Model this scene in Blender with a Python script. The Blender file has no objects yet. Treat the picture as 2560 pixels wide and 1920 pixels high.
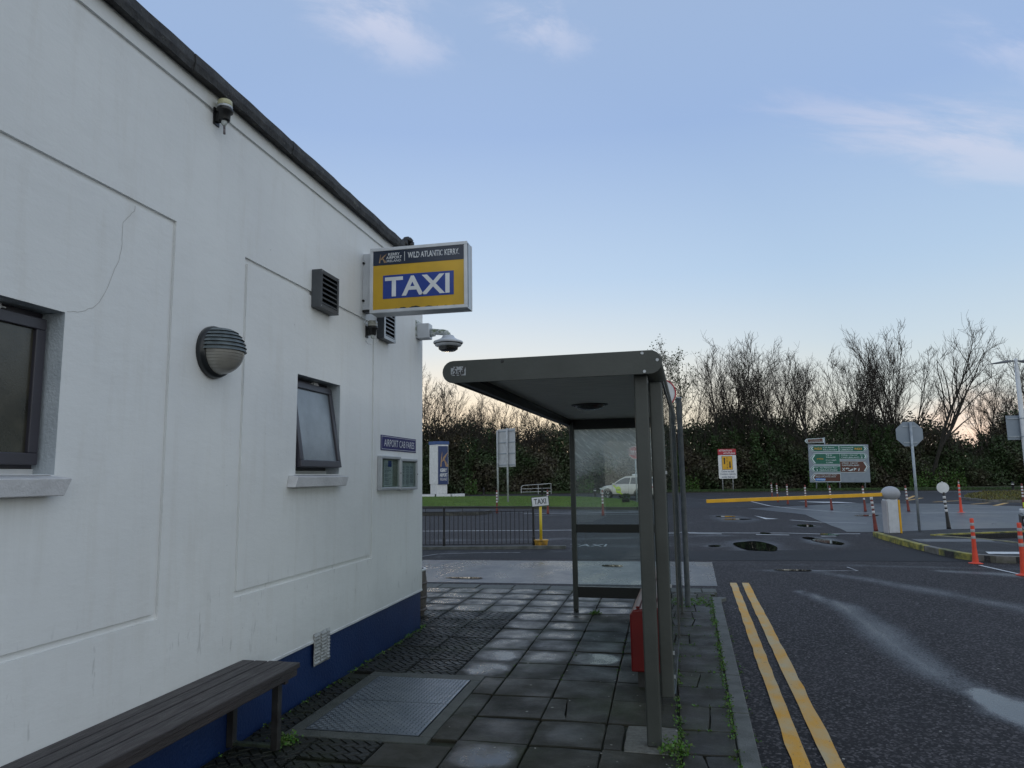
import bpy, math, random
import numpy as np
from mathutils import Vector, Matrix

R = math.radians
rnd = random.Random(7)
C = bpy.context.scene.collection
scene = bpy.context.scene

# ------------------------------------------------------------------ camera, sky, sun, exposure
YAW, PITCH, ROLL = 0.2061, 0.129492, -0.01456
EYE = Vector((0.0, 0.0, 1.6))
cam_d = bpy.data.cameras.new('camera')
cam_d.sensor_width = 36.0
cam_d.lens = 1775.0 / 2560.0 * 36.0
cam_d.clip_start = 0.05
cam_d.clip_end = 3000
cam = bpy.data.objects.new('camera', cam_d)
C.objects.link(cam)
fwd = Vector((-math.sin(YAW) * math.cos(PITCH), math.cos(YAW) * math.cos(PITCH), math.sin(PITCH)))
rt = Vector((math.cos(YAW), math.sin(YAW), 0))
up = rt.cross(fwd)
rt2 = rt * math.cos(ROLL) + up * math.sin(ROLL)
up2 = up * math.cos(ROLL) - rt * math.sin(ROLL)
m = Matrix((rt2, up2, -fwd)).transposed().to_4x4()
m.translation = EYE
cam.matrix_world = m
scene.camera = cam

SUN_AZ = R(-18.0)      # from +Y towards +X: the glow low behind the trees on the left
SUN_EL = R(2.0)
world = bpy.data.worlds.new('World')
scene.world = world
world.use_nodes = True
wn = world.node_tree
wn.nodes.clear()


class NT:
    """small helper around a node tree"""
    def __init__(s, nt): s.nt = nt
    def n(s, typ, **kw):
        nd = s.nt.nodes.new(typ)
        for k, v in kw.items():
            if k.startswith('i_'):
                key = k[2:]
                key = int(key) if key.isdigit() else key.replace('_', ' ')
                nd.inputs[key].default_value = v
            else:
                setattr(nd, k, v)
        return nd
    def l(s, a, b): s.nt.links.new(a, b)
    def math(s, op, a, b=None, clamp=False):
        nd = s.nt.nodes.new('ShaderNodeMath'); nd.operation = op; nd.use_clamp = clamp
        for i, v in enumerate((a, b)):
            if v is None: continue
            if isinstance(v, (int, float)): nd.inputs[i].default_value = v
            else: s.l(v, nd.inputs[i])
        return nd.outputs[0]
    def mix(s, f, a, b, typ='RGBA', blend='MIX'):
        nd = s.nt.nodes.new('ShaderNodeMix'); nd.data_type = typ
        if typ == 'RGBA': nd.blend_type = blend
        ins = [i for i in nd.inputs if i.enabled]
        for sock, v in zip(ins, (f, a, b)):
            if hasattr(v, 'is_linked'): s.l(v, sock)
            elif isinstance(v, (int, float)): sock.default_value = v
            else: sock.default_value = tuple(v) + ((1,) if len(v) == 3 else ())
        return [o for o in nd.outputs if o.enabled][0]
    def ramp(s, f, stops, interp='LINEAR'):
        nd = s.nt.nodes.new('ShaderNodeValToRGB')
        cr = nd.color_ramp; cr.interpolation = interp
        while len(cr.elements) < len(stops): cr.elements.new(0.5)
        for e, (p, c) in zip(cr.elements, stops):
            e.position = p
            e.color = (c, c, c, 1) if isinstance(c, (int, float)) else tuple(c) + (1,)
        s.l(f, nd.inputs[0])
        return nd.outputs[0]
    def noise(s, vec, scale, detail=4, rough=0.55, dist=0.0):
        nd = s.nt.nodes.new('ShaderNodeTexNoise')
        nd.inputs['Scale'].default_value = scale
        nd.inputs['Detail'].default_value = detail
        nd.inputs['Roughness'].default_value = rough
        nd.inputs['Distortion'].default_value = dist
        if vec is not None: s.l(vec, nd.inputs['Vector'])
        return nd.outputs['Fac']
    def mapping(s, vec, scale=(1, 1, 1), rot=(0, 0, 0), loc=(0, 0, 0)):
        nd = s.nt.nodes.new('ShaderNodeMapping')
        nd.inputs['Scale'].default_value = scale
        nd.inputs['Rotation'].default_value = rot
        nd.inputs['Location'].default_value = loc
        s.l(vec, nd.inputs['Vector'])
        return nd.outputs[0]


w = NT(wn)
tc = w.n('ShaderNodeTexCoord').outputs['Generated']
sky = w.n('ShaderNodeTexSky', sky_type='NISHITA', sun_disc=False, sun_elevation=SUN_EL,
          sun_rotation=SUN_AZ, altitude=0, air_density=1.0, dust_density=0.6, ozone_density=2.0)
sep = w.n('ShaderNodeSeparateXYZ'); w.l(tc, sep.inputs[0])
elev = sep.outputs['Z']
sundir = (math.sin(SUN_AZ), math.cos(SUN_AZ), 0.0)
dot = w.n('ShaderNodeVectorMath', operation='DOT_PRODUCT'); w.l(tc, dot.inputs[0]); dot.inputs[1].default_value = sundir
az = dot.outputs['Value']
# clear dusk sky: blue overhead, pale towards the horizon, warm low down round the set sun
base = w.ramp(elev, [(0.0, (0.68, 0.69, 0.68)), (0.10, (0.60, 0.68, 0.71)), (0.24, (0.44, 0.56, 0.70)),
                     (0.45, (0.31, 0.42, 0.64)), (0.8, (0.34, 0.42, 0.56)), (1.0, (0.34, 0.41, 0.54))])
# unseen sky opposite the set sun, made paler and brighter to light the wall
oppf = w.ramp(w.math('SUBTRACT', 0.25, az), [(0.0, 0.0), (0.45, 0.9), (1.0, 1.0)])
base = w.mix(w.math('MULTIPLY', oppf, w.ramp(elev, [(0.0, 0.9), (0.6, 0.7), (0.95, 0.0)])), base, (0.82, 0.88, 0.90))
warm_h = w.ramp(elev, [(0.0, 1.0), (0.08, 0.85), (0.17, 0.25), (0.27, 0.0)])
warm_a = w.ramp(az, [(0.45, 0.12), (0.8, 0.4), (1.0, 1.0)])
warm = w.math('MULTIPLY', warm_h, warm_a)
base = w.mix(w.math('MULTIPLY', warm, 0.85), base, (0.86, 0.68, 0.44))
base = w.mix(1.0, base, w.ramp(az, [(0.0, 1.0), (0.55, (0.88, 0.92, 0.95)), (0.84, (0.88, 0.92, 0.95)), (1.0, 1.03)]), blend='MULTIPLY')
nish = w.mix(1.0, sky.outputs[0], (0.055, 0.055, 0.055), blend='MULTIPLY')
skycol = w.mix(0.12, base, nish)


def cloud(px_dir, size, noise_scale, stretch, rot, col, amount, thr, col_in):
    """a patch of thin cloud about one direction of the sky"""
    d = Vector(px_dir).normalized()
    sub = w.n('ShaderNodeVectorMath', operation='SUBTRACT'); w.l(tc, sub.inputs[0]); sub.inputs[1].default_value = d
    right = d.cross(Vector((0, 0, 1))).normalized(); upv = right.cross(d)
    a = w.n('ShaderNodeVectorMath', operation='DOT_PRODUCT'); w.l(sub.outputs[0], a.inputs[0]); a.inputs[1].default_value = right
    b = w.n('ShaderNodeVectorMath', operation='DOT_PRODUCT'); w.l(sub.outputs[0], b.inputs[0]); b.inputs[1].default_value = upv
    cx = w.n('ShaderNodeCombineXYZ'); w.l(a.outputs['Value'], cx.inputs[0]); w.l(b.outputs['Value'], cx.inputs[1])
    mp = w.mapping(cx.outputs[0], rot=(0, 0, rot))
    s1 = w.mapping(mp, scale=(1 / size[0], 1 / size[1], 0))
    ln = w.n('ShaderNodeVectorMath', operation='LENGTH'); w.l(s1, ln.inputs[0])
    fall = w.ramp(ln.outputs['Value'], [(0.0, 1.0), (0.55, 0.55), (1.0, 0.0)])
    s2 = w.mapping(mp, scale=(noise_scale / stretch, noise_scale, 1))
    nz = w.noise(s2, 1.0, detail=7, rough=0.62, dist=0.4)
    k = w.ramp(w.math('MULTIPLY', nz, w.math('ADD', w.math('MULTIPLY', fall, 0.5), 0.5)), [(thr, 0.0), (thr + 0.22, 1.0)], 'EASE')
    k = w.math('MULTIPLY', w.math('MULTIPLY', k, fall), amount)
    return w.mix(k, col_in, col)


def skydir(az, el):
    """direction of a cloud: degrees clockwise from +Y and degrees above the horizon"""
    return Vector((math.sin(R(az)) * math.cos(R(el)), math.cos(R(az)) * math.cos(R(el)), math.sin(R(el))))



PINK = (0.72, 0.67, 0.71)
skycol = cloud(skydir(-22.4, 34.2), (0.16, 0.07), 14, 2.6, 0.15, PINK, 0.38, 0.30, skycol)
skycol = cloud(skydir(-8.2, 34.2), (0.13, 0.06), 15, 2.0, 0.1, PINK, 0.28, 0.34, skycol)
skycol = cloud(skydir(22.5, 21.9), (0.32, 0.07), 22, 5.0, 0.42, (0.74, 0.65, 0.66), 0.30, 0.31, skycol)
skycol = cloud(skydir(26.2, 26.4), (0.14, 0.05), 16, 3.0, 0.6, PINK, 0.22, 0.34, skycol)
skycol = cloud(skydir(21.3, 2.4), (0.10, 0.075), 14, 1.3, 0.0, (0.92, 0.68, 0.52), 0.95, 0.24, skycol)
skycol = cloud(skydir(-20.8, 6.2), (0.30, 0.05), 20, 3.0, 0.05, (0.90, 0.74, 0.58), 0.6, 0.3, skycol)
skycol = cloud(skydir(7.3, 2.5), (0.35, 0.03), 22, 4.0, 0.03, (0.86, 0.72, 0.64), 0.4, 0.3, skycol)
skycol = cloud((0.8, -0.5, 0.35), (0.6, 0.15), 8, 3.0, 0.2, PINK, 0.35, 0.34, skycol)
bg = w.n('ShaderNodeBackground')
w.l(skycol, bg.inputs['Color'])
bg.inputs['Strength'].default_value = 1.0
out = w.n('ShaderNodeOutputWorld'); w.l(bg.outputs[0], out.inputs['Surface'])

sun_d = bpy.data.lights.new('sun', 'SUN')
sun_d.energy = 0.35; sun_d.angle = R(10); sun_d.color = (1.0, 0.78, 0.56)
sun = bpy.data.objects.new('sun', sun_d); C.objects.link(sun)
sd = Vector((math.sin(SUN_AZ) * math.cos(SUN_EL), math.cos(SUN_AZ) * math.cos(SUN_EL), math.sin(SUN_EL)))
sun.rotation_euler = sd.to_track_quat('Z', 'Y').to_euler()

vs = scene.view_settings
vs.view_transform = 'Standard'; vs.look = 'None'; vs.gamma = 1.0; vs.use_curve_mapping = False
vs.exposure = 0.45


# ------------------------------------------------------------------ materials
MATS = {}
def mat(name, col, rough=0.6, metal=0.0, col2=None, nscale=3.0, bump=0.0, bscale=40.0, rough2=None, spec=0.5,
        island=0.0, coords='Object', emit=None, detail=5, lo=0.35, hi=0.65, stretch=None, dirt=None):
    if name in MATS: return MATS[name]
    m = bpy.data.materials.new(name); m.use_nodes = True
    t = NT(m.node_tree); b = m.node_tree.nodes['Principled BSDF']
    b.inputs['Roughness'].default_value = rough
    b.inputs['Metallic'].default_value = metal
    b.inputs['Specular IOR Level'].default_value = spec
    co = t.n('ShaderNodeTexCoord').outputs[coords] if coords != 'World' else t.n('ShaderNodeNewGeometry').outputs['Position']
    if stretch: co = t.mapping(co, scale=stretch)
    f = t.ramp(t.noise(co, nscale, detail), [(lo, 0.0), (hi, 1.0)])
    c = t.mix(f, col, col2 if col2 else tuple(x * 0.82 for x in col))
    if dirt:   # fine specks of dirt or lichen: (colour, scale, threshold)
        dd = t.ramp(t.noise(co, dirt[1], 6, 0.7), [(dirt[2], 0.0), (dirt[2] + 0.08, 1.0)])
        c = t.mix(dd, c, dirt[0])
    if island:
        g = t.n('ShaderNodeNewGeometry').outputs['Random Per Island']
        v = t.math('ADD', t.math('MULTIPLY', g, 2 * island), 1 - island)
        hs = t.n('ShaderNodeHueSaturation'); t.l(v, hs.inputs['Value']); t.l(c, hs.inputs['Color'])
        t.l(t.math('ADD', t.math('MULTIPLY', g, 0.06), 0.47), hs.inputs['Hue'])
        c = hs.outputs[0]
    t.l(c, b.inputs['Base Color'])
    if rough2 is not None:
        t.l(t.mix(t.ramp(t.noise(co, nscale * 1.7, 4), [(0.35, 0.0), (0.65, 1.0)]), rough, rough2, 'FLOAT'), b.inputs['Roughness'])
    if bump:
        bp = t.n('ShaderNodeBump'); bp.inputs['Strength'].default_value = bump; bp.inputs['Distance'].default_value = 0.01
        t.l(t.noise(co, bscale, 4, 0.6), bp.inputs['Height']); t.l(bp.outputs[0], b.inputs['Normal'])
    if emit:
        b.inputs['Emission Color'].default_value = tuple(emit) + (1,); b.inputs['Emission Strength'].default_value = 1
    MATS[name] = m
    return m


def wall_material():
    m = bpy.data.materials.new('painted_render'); m.use_nodes = True
    t = NT(m.node_tree); b = m.node_tree.nodes['Principled BSDF']
    p = t.n('ShaderNodeNewGeometry').outputs['Position']
    big = t.ramp(t.noise(p, 0.9, 5, 0.6), [(0.3, 0.0), (0.7, 1.0)])
    c = t.mix(big, (0.79, 0.80, 0.79), (0.70, 0.71, 0.71))
    st = t.ramp(t.noise(t.mapping(p, scale=(1, 6, 0.7)), 1.6, 6, 0.65), [(0.52, 0.0), (0.8, 1.0)])
    c = t.mix(t.math('MULTIPLY', st, 0.28), c, (0.55, 0.52, 0.46))
    sp = t.ramp(t.noise(p, 17, 3, 0.7), [(0.74, 0.0), (0.78, 1.0)])
    c = t.mix(t.math('MULTIPLY', sp, 0.5), c, (0.26, 0.26, 0.26))
    sz = t.n('ShaderNodeSeparateXYZ'); t.l(p, sz.inputs[0]); sy_ = sz
    low = t.ramp(t.math('ADD', sz.outputs['Z'], t.math('MULTIPLY', t.noise(p, 3, 5), 0.6)), [(0.62, 1.0), (1.0, 0.0)])
    c = t.mix(t.math('MULTIPLY', low, 0.35), c, (0.52, 0.52, 0.50))
    mk = t.ramp(t.noise(t.mapping(p, scale=(1, 7, 1.6)), 3.2, 4, 0.6), [(0.63, 0.0), (0.70, 1.0)])
    zb = t.ramp(sz.outputs['Z'], [(0.40, 0.0), (0.50, 1.0), (0.85, 1.0), (1.0, 0.0)])
    c = t.mix(t.math('MULTIPLY', t.math('MULTIPLY', mk, zb), 0.35), c, (0.33, 0.33, 0.32))
    for y0_, y1_, zt_, ln_ in ((1.8, 2.7, 1.545, 0.5), (4.72, 5.53, 1.545, 0.45), (6.35, 7.37, 1.48, 0.4), (4.99, 5.31, 2.935, 0.4), (6.3, 6.6, 2.935, 0.5), (3.62, 3.93, 2.22, 0.35)):
        uy = t.math('MULTIPLY', t.math('SUBTRACT', sy_.outputs['Y'], y0_), 1 / (y1_ - y0_))
        my = t.ramp(uy, [(0.0, 0.0), (0.08, 1.0), (0.92, 1.0), (1.0, 0.0)])
        mz = t.ramp(t.math('MULTIPLY', t.math('SUBTRACT', zt_, sy_.outputs['Z']), 1 / ln_), [(0.0, 0.0), (0.03, 1.0), (1.0, 0.0)])
        stv = t.ramp(t.noise(t.mapping(p, scale=(1, 26, 1.2)), 1.0, 5, 0.6), [(0.42, 0.0), (0.72, 1.0)])
        c = t.mix(t.math('MULTIPLY', t.math('MULTIPLY', t.math('MULTIPLY', my, mz), stv), 0.16), c, (0.42, 0.41, 0.37))
    t.l(c, b.inputs['Base Color'])
    b.inputs['Roughness'].default_value = 0.62
    b.inputs['Specular IOR Level'].default_value = 0.35
    h = t.math('ADD', t.math('MULTIPLY', t.noise(p, 55, 4, 0.6), 0.22), t.math('MULTIPLY', t.noise(t.mapping(p, scale=(1, 0.8, 1.8)), 5, 5, 0.6), 1.6))
    bp = t.n('ShaderNodeBump'); bp.inputs['Strength'].default_value = 0.30; bp.inputs['Distance'].default_value = 0.008
    t.l(h, bp.inputs['Height']); t.l(bp.outputs[0], b.inputs['Normal'])
    return m


def wet_material(name, dry, dry2, speck, wetcol, agg=90.0, bump=0.6, attr=True, base_wet=0.0, rough_dry=0.78, rough_wet=0.15, nz=1.0, tint=None):
    """asphalt: aggregate relief, with damp and flooded areas from the mesh attribute 'wet'"""
    m = bpy.data.materials.new(name); m.use_nodes = True
    t = NT(m.node_tree); b = m.node_tree.nodes['Principled BSDF']
    p = t.n('ShaderNodeNewGeometry').outputs['Position']
    big = t.ramp(t.noise(p, 0.8, 6, 0.62), [(0.35, 0.0), (0.65, 1.0)])
    c = t.mix(big, dry, dry2)
    vor = t.n('ShaderNodeTexVoronoi'); vor.inputs['Scale'].default_value = agg; t.l(p, vor.inputs['Vector'])
    g = t.ramp(vor.outputs['Color'], [(0.55, 0.0), (0.9, 1.0)])
    c = t.mix(t.math('MULTIPLY', g, 0.75), c, speck)
    c = t.mix(1.0, c, t.ramp(t.noise(p, 34, 4, 0.75), [(0.3, 0.62), (0.7, 1.4)]), blend='MULTIPLY')
    w_ = t.noise(t.mapping(p, scale=(1, 0.6, 1)), 0.9 * nz, 7, 0.65)
    if attr:
        at = t.n('ShaderNodeAttribute', attribute_name='wet').outputs['Fac']
        wsum = t.math('ADD', at, t.math('MULTIPLY', t.math('SUBTRACT', w_, 0.5), 0.9))
        wsum = t.math('ADD', wsum, t.math('MULTIPLY', t.math('SUBTRACT', vor.outputs['Distance'], 0.3), -0.42))
    else:
        wsum = t.math('ADD', t.math('MULTIPLY', t.math('SUBTRACT', w_, 0.5), 1.6), base_wet)
    k = t.ramp(wsum, [(0.22, 0.0), (0.95, 1.0)])
    k2 = t.ramp(wsum, [(1.00, 0.0), (1.12, 1.0)], 'EASE')
    c = t.mix(k, c, wetcol)
    t.l(c, b.inputs['Base Color'])
    t.l(t.mix(k, 0.22, 0.5, 'FLOAT'), b.inputs['Specular IOR Level'])
    t.l(t.mix(k2, t.mix(k, rough_dry, rough_wet, 'FLOAT'), 0.04, 'FLOAT'), b.inputs['Roughness'])
    h = t.math('ADD', t.math('MULTIPLY', vor.outputs['Distance'], -0.6), t.math('MULTIPLY', t.noise(p, agg * 1.7, 3), 0.5))
    bp = t.n('ShaderNodeBump'); bp.inputs['Distance'].default_value = 0.006
    t.l(t.mix(k2, t.mix(k, bump, bump * 0.22, 'FLOAT'), 0.0, 'FLOAT'), bp.inputs['Strength'])
    t.l(h, bp.inputs['Height']); t.l(bp.outputs[0], b.inputs['Normal'])
    return m


def slab_material(name, c1, c2, speck, green=(0.03, 0.045, 0.012)):
    """concrete flag: film of water pooled in the dished middle, object property 'wet' tells how much"""
    m = bpy.data.materials.new(name); m.use_nodes = True
    t = NT(m.node_tree); b = m.node_tree.nodes['Principled BSDF']
    p = t.n('ShaderNodeNewGeometry').outputs['Position']
    o = t.n('ShaderNodeTexCoord').outputs['Object']
    rn = t.n('ShaderNodeObjectInfo').outputs['Random']
    c = t.mix(t.ramp(t.noise(p, 2.2, 6, 0.65), [(0.3, 0.0), (0.7, 1.0)]), c1, c2)
    c = t.mix(1.0, c, t.ramp(rn, [(0.0, 0.66), (1.0, 1.15)]), blend='MULTIPLY')
    ring = t.ramp(t.noise(p, 7, 6, 0.7, 0.6), [(0.56, 0.0), (0.70, 1.0)])
    c = t.mix(t.math('MULTIPLY', ring, 0.3), c, speck)
    moss = t.ramp(t.noise(p, 1.3, 7, 0.7), [(0.50, 0.0), (0.66, 1.0)])
    c = t.mix(t.math('MULTIPLY', moss, 0.45), c, green)
    grain = t.ramp(t.noise(p, 130, 2), [(0.6, 0.0), (0.75, 1.0)])
    c = t.mix(t.math('MULTIPLY', grain, 0.35), c, speck)
    at = t.n('ShaderNodeAttribute', attribute_name='wet', attribute_type='OBJECT').outputs['Fac']
    s2 = t.mapping(o, scale=(1 / 0.20, 1 / 0.19, 0))
    ab = t.n('ShaderNodeVectorMath', operation='MULTIPLY'); t.l(s2, ab.inputs[0]); t.l(s2, ab.inputs[1])
    ab2 = t.n('ShaderNodeVectorMath', operation='DOT_PRODUCT'); t.l(ab.outputs[0], ab2.inputs[0]); t.l(ab.outputs[0], ab2.inputs[1])
    d = ab2.outputs['Value']   # x^4 + y^4: a rounded square
    ln = t.n('ShaderNodeVectorMath', operation='LENGTH'); t.l(s2, ln.inputs[0])
    d = t.math('ADD', t.math('MULTIPLY', d, 0.35), t.math('MULTIPLY', t.math('POWER', ln.outputs['Value'], 2.0), 0.65))
    edge = t.math('ADD', t.math('MULTIPLY', t.math('SUBTRACT', t.noise(p, 11, 6, 0.65), 0.5), 1.3), t.math('SUBTRACT', 1.15, t.math('MULTIPLY', d, 0.95)))
    k = t.math('MULTIPLY', t.ramp(edge, [(0.0, 0.0), (1.15, 1.0)]), t.math('MULTIPLY', at, 0.9), True)
    k = t.math('MULTIPLY', k, t.ramp(t.noise(t.mapping(p, scale=(1.0, 0.8, 1)), 2.6, 5, 0.65), [(0.34, 0.22), (0.60, 1.0)]))
    c = t.mix(t.math('MULTIPLY', k, 0.6), c, (0.016, 0.017, 0.018))
    t.l(c, b.inputs['Base Color'])
    t.l(t.mix(k, t.ramp(t.noise(p, 3.1, 5), [(0.35, 0.72), (0.65, 0.42)]), 0.20, 'FLOAT'), b.inputs['Roughness'])
    t.l(t.mix(k, 0.30, 0.5, 'FLOAT'), b.inputs['Specular IOR Level'])
    h = t.math('ADD', t.noise(p, 160, 3, 0.7), t.math('MULTIPLY', t.noise(p, 22, 5, 0.7), 1.4))
    bp = t.n('ShaderNodeBump'); bp.inputs['Distance'].default_value = 0.004
    t.l(t.mix(k, 0.7, 0.10, 'FLOAT'), bp.inputs['Strength'])
    t.l(h, bp.inputs['Height']); t.l(bp.outputs[0], b.inputs['Normal'])
    return m


def glass_material(name, haze=0.02, scratch=False, tint=(0.9, 0.95, 0.93)):
    m = bpy.data.materials.new(name); m.use_nodes = True
    nt = m.node_tree; nt.nodes.clear(); t = NT(nt)
    tr = t.n('ShaderNodeBsdfTransparent'); tr.inputs[0].default_value = tuple(tint) + (1,)
    gl = t.n('ShaderNodeBsdfGlossy'); gl.inputs['Roughness'].default_value = 0.01
    fr = t.n('ShaderNodeFresnel'); bf = t.n('ShaderNodeNewGeometry').outputs['Backfacing']; t.l(t.mix(bf, 1.5, 1 / 1.5, 'FLOAT'), fr.inputs['IOR'])
    a = t.n('ShaderNodeMixShader'); t.l(fr.outputs[0], a.inputs[0]); t.l(tr.outputs[0], a.inputs[1]); t.l(gl.outputs[0], a.inputs[2])
    di = t.n('ShaderNodeBsdfDiffuse'); di.inputs[0].default_value = (0.78, 0.80, 0.76, 1)
    tl = t.n('ShaderNodeBsdfTranslucent'); tl.inputs[0].default_value = (0.78, 0.80, 0.76, 1)
    dd = t.n('ShaderNodeMixShader'); dd.inputs[0].default_value = 0.6; t.l(di.outputs[0], dd.inputs[1]); t.l(tl.outputs[0], dd.inputs[2])
    b = t.n('ShaderNodeMixShader')
    if scratch:
        p = t.n('ShaderNodeTexCoord').outputs['Object']
        s = t.noise(t.mapping(t.mapping(p, rot=(0, R(-40), 0)), scale=(6, 1, 40)), 1.0, 6, 0.75)
        s = t.ramp(s, [(0.50, 0.0), (0.74, 1.0)])
        sz = t.n('ShaderNodeSeparateXYZ'); t.l(p, sz.inputs[0])
        hgt = t.ramp(t.math('DIVIDE', t.math('SUBTRACT', t.math('ADD', sz.outputs['Z'], t.math('MULTIPLY', t.noise(p, 2.5, 3), 0.5)), 1.84), 0.50), [(0.0, 0.0), (0.45, 0.55), (1.0, 1.0)])
        f = t.math('MULTIPLY', hgt, t.math('ADD', t.math('MULTIPLY', s, 0.90), 0.42))
        t.l(t.math('ADD', f, haze), b.inputs[0])
    else:
        b.inputs[0].default_value = haze
    t.l(a.outputs[0], b.inputs[1]); t.l(dd.outputs[0], b.inputs[2])
    o = t.n('ShaderNodeOutputMaterial'); t.l(b.outputs[0], o.inputs[0])
    return m


WALL = wall_material()
REVEAL = mat('reveal_paint', (0.55, 0.60, 0.64), 0.4, col2=(0.46, 0.51, 0.55), nscale=6, bump=0.5, bscale=60, dirt=((0.08, 0.08, 0.07), 26, 0.66))
NAVY = mat('navy_plinth_paint', (0.006, 0.022, 0.088), 0.42, col2=(0.009, 0.030, 0.108), nscale=4, bump=0.4, bscale=50, dirt=((0.15, 0.18, 0.24), 30, 0.74), coords='World')
SILL = mat('sill_paint', (0.62, 0.62, 0.63), 0.55, col2=(0.50, 0.50, 0.51), nscale=5, bump=0.4, bscale=50, dirt=((0.12, 0.12, 0.11), 20, 0.72))
FELT = mat('bitumen_felt', (0.020, 0.020, 0.022), 0.75, col2=(0.055, 0.055, 0.055), nscale=9, bump=1.0, bscale=35, dirt=((0.13, 0.13, 0.105), 17, 0.60), coords='World')
DARKFRAME = mat('plum_grey_frame', (0.045, 0.042, 0.055), 0.38, col2=(0.038, 0.036, 0.046), nscale=4)
VENTGREY = mat('vent_grey', (0.075, 0.083, 0.092), 0.45, col2=(0.055, 0.06, 0.068), nscale=8)
VENTEDGE = mat('vent_edge_worn', (0.30, 0.32, 0.35), 0.45)
BLACK = mat('black_plastic', (0.012, 0.012, 0.013), 0.4)
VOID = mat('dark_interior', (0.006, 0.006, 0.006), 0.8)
ALU = mat('aluminium', (0.48, 0.50, 0.52), 0.38, 0.35, col2=(0.40, 0.42, 0.44), nscale=5, dirt=((0.08, 0.08, 0.08), 40, 0.76))
ALUWHITE = mat('white_aluminium', (0.60, 0.62, 0.65), 0.35, 0.1, col2=(0.50, 0.52, 0.55), nscale=6)
GALV = mat('galvanised_steel', (0.36, 0.40, 0.44), 0.5, 0.3, col2=(0.24, 0.28, 0.32), nscale=14, bump=0.1)
LAMPGREY = mat('weathered_lamp_metal', (0.16, 0.19, 0.20), 0.5, 0.2, col2=(0.08, 0.10, 0.11), nscale=22)
LAMPBLACK = mat('lamp_black_ring', (0.02, 0.024, 0.028), 0.3, col2=(0.014, 0.016, 0.018))
DIFFUSER = mat('ribbed_lamp_glass', (0.30, 0.29, 0.26), 0.22, col2=(0.22, 0.21, 0.19), nscale=7, spec=0.6)
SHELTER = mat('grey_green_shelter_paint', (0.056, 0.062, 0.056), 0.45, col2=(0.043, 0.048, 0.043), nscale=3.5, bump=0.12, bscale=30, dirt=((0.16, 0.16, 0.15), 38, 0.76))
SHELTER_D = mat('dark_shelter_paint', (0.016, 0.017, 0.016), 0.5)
SOFFIT = mat('shelter_soffit', (0.48, 0.485, 0.45), 0.5, col2=(0.36, 0.365, 0.34), nscale=6, dirt=((0.22, 0.22, 0.2), 9, 0.68), stretch=(1, 6, 1))
SEATRED = mat('red_seat', (0.15, 0.006, 0.006), 0.33, col2=(0.11, 0.005, 0.005), nscale=3)
WOODD = mat('dark_stained_wood', (0.052, 0.042, 0.042), 0.40, col2=(0.032, 0.027, 0.027), nscale=5, bump=0.5, bscale=22, stretch=(9, 0.8, 9), rough2=0.62)
LEGMET = mat('flaking_bench_leg', (0.018, 0.016, 0.015), 0.5, col2=(0.04, 0.04, 0.04), nscale=12, dirt=((0.16, 0.17, 0.16), 16, 0.66))
WHITEP = mat('white_paint', (0.70, 0.71, 0.72), 0.45, col2=(0.58, 0.59, 0.60), nscale=5)
LETTER = mat('letter_white', (0.72, 0.74, 0.76), 0.4)
LETTERW = mat('letter_white_worn', (0.62, 0.64, 0.66), 0.45, col2=(0.18, 0.21, 0.27), nscale=45, lo=0.5, hi=0.62)
SIGNBLUE = mat('sign_royal_blue', (0.012, 0.045, 0.28), 0.25)
SIGNNAVY = mat('sign_dark_navy', (0.010, 0.020, 0.045), 0.25)
SIGNINDIGO = mat('sign_indigo', (0.012, 0.012, 0.13), 0.45, spec=0.3)
SIGNYEL = mat('sign_yellow', (0.60, 0.36, 0.015), 0.32, col2=(0.48, 0.29, 0.015), nscale=3, dirt=((0.2, 0.13, 0.02), 20, 0.74))
GOLD = mat('sign_gold', (0.42, 0.27, 0.14), 0.4, col2=(0.25, 0.15, 0.09), nscale=20)
SGREEN = mat('road_sign_green', (0.0, 0.115, 0.075), 0.35)
SBROWN = mat('road_sign_brown', (0.085, 0.022, 0.012), 0.35)
SGREY = mat('sign_plate_grey', (0.22, 0.26, 0.31), 0.45, col2=(0.18, 0.22, 0.27), nscale=2)
SRED = mat('sign_red', (0.42, 0.01, 0.03), 0.35)
AMBER = mat('sign_amber', (0.70, 0.38, 0.01), 0.4)
SKYBLUE = mat('sign_bright_blue', (0.05, 0.22, 0.62), 0.4)
BOLBROWN = mat('faded_red_rubber', (0.21, 0.035, 0.025), 0.55, col2=(0.13, 0.025, 0.02), nscale=8)
BOLORANGE = mat('orange_plastic', (0.70, 0.065, 0.025), 0.45, col2=(0.60, 0.05, 0.02), nscale=6)
BAND = mat('reflective_band', (0.62, 0.62, 0.62), 0.4, col2=(0.5, 0.5, 0.5))
BANDG = mat('grey_reflective_band', (0.36, 0.36, 0.37), 0.4)
BARYEL = mat('barrier_yellow', (0.80, 0.42, 0.01), 0.4)
POLEYEL = mat('pole_yellow', (0.66, 0.50, 0.03), 0.45)
DRUMYEL = mat('drum_yellow', (0.52, 0.28, 0.015), 0.5, col2=(0.16, 0.09, 0.02), nscale=9)
BARGREY = mat('barrier_head_grey', (0.36, 0.37, 0.40), 0.5, col2=(0.30, 0.31, 0.34), nscale=3)
FENCEBLK = mat('black_railing', (0.010, 0.010, 0.012), 0.4)
YLINE = mat('yellow_road_paint', (0.62, 0.31, 0.018), 0.55, col2=(0.47, 0.37, 0.20), nscale=7, dirt=((0.10, 0.07, 0.035), 42, 0.62), spec=0.3, coords='World', bump=0.4, bscale=120, stretch=(1, 0.5, 1))
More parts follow.
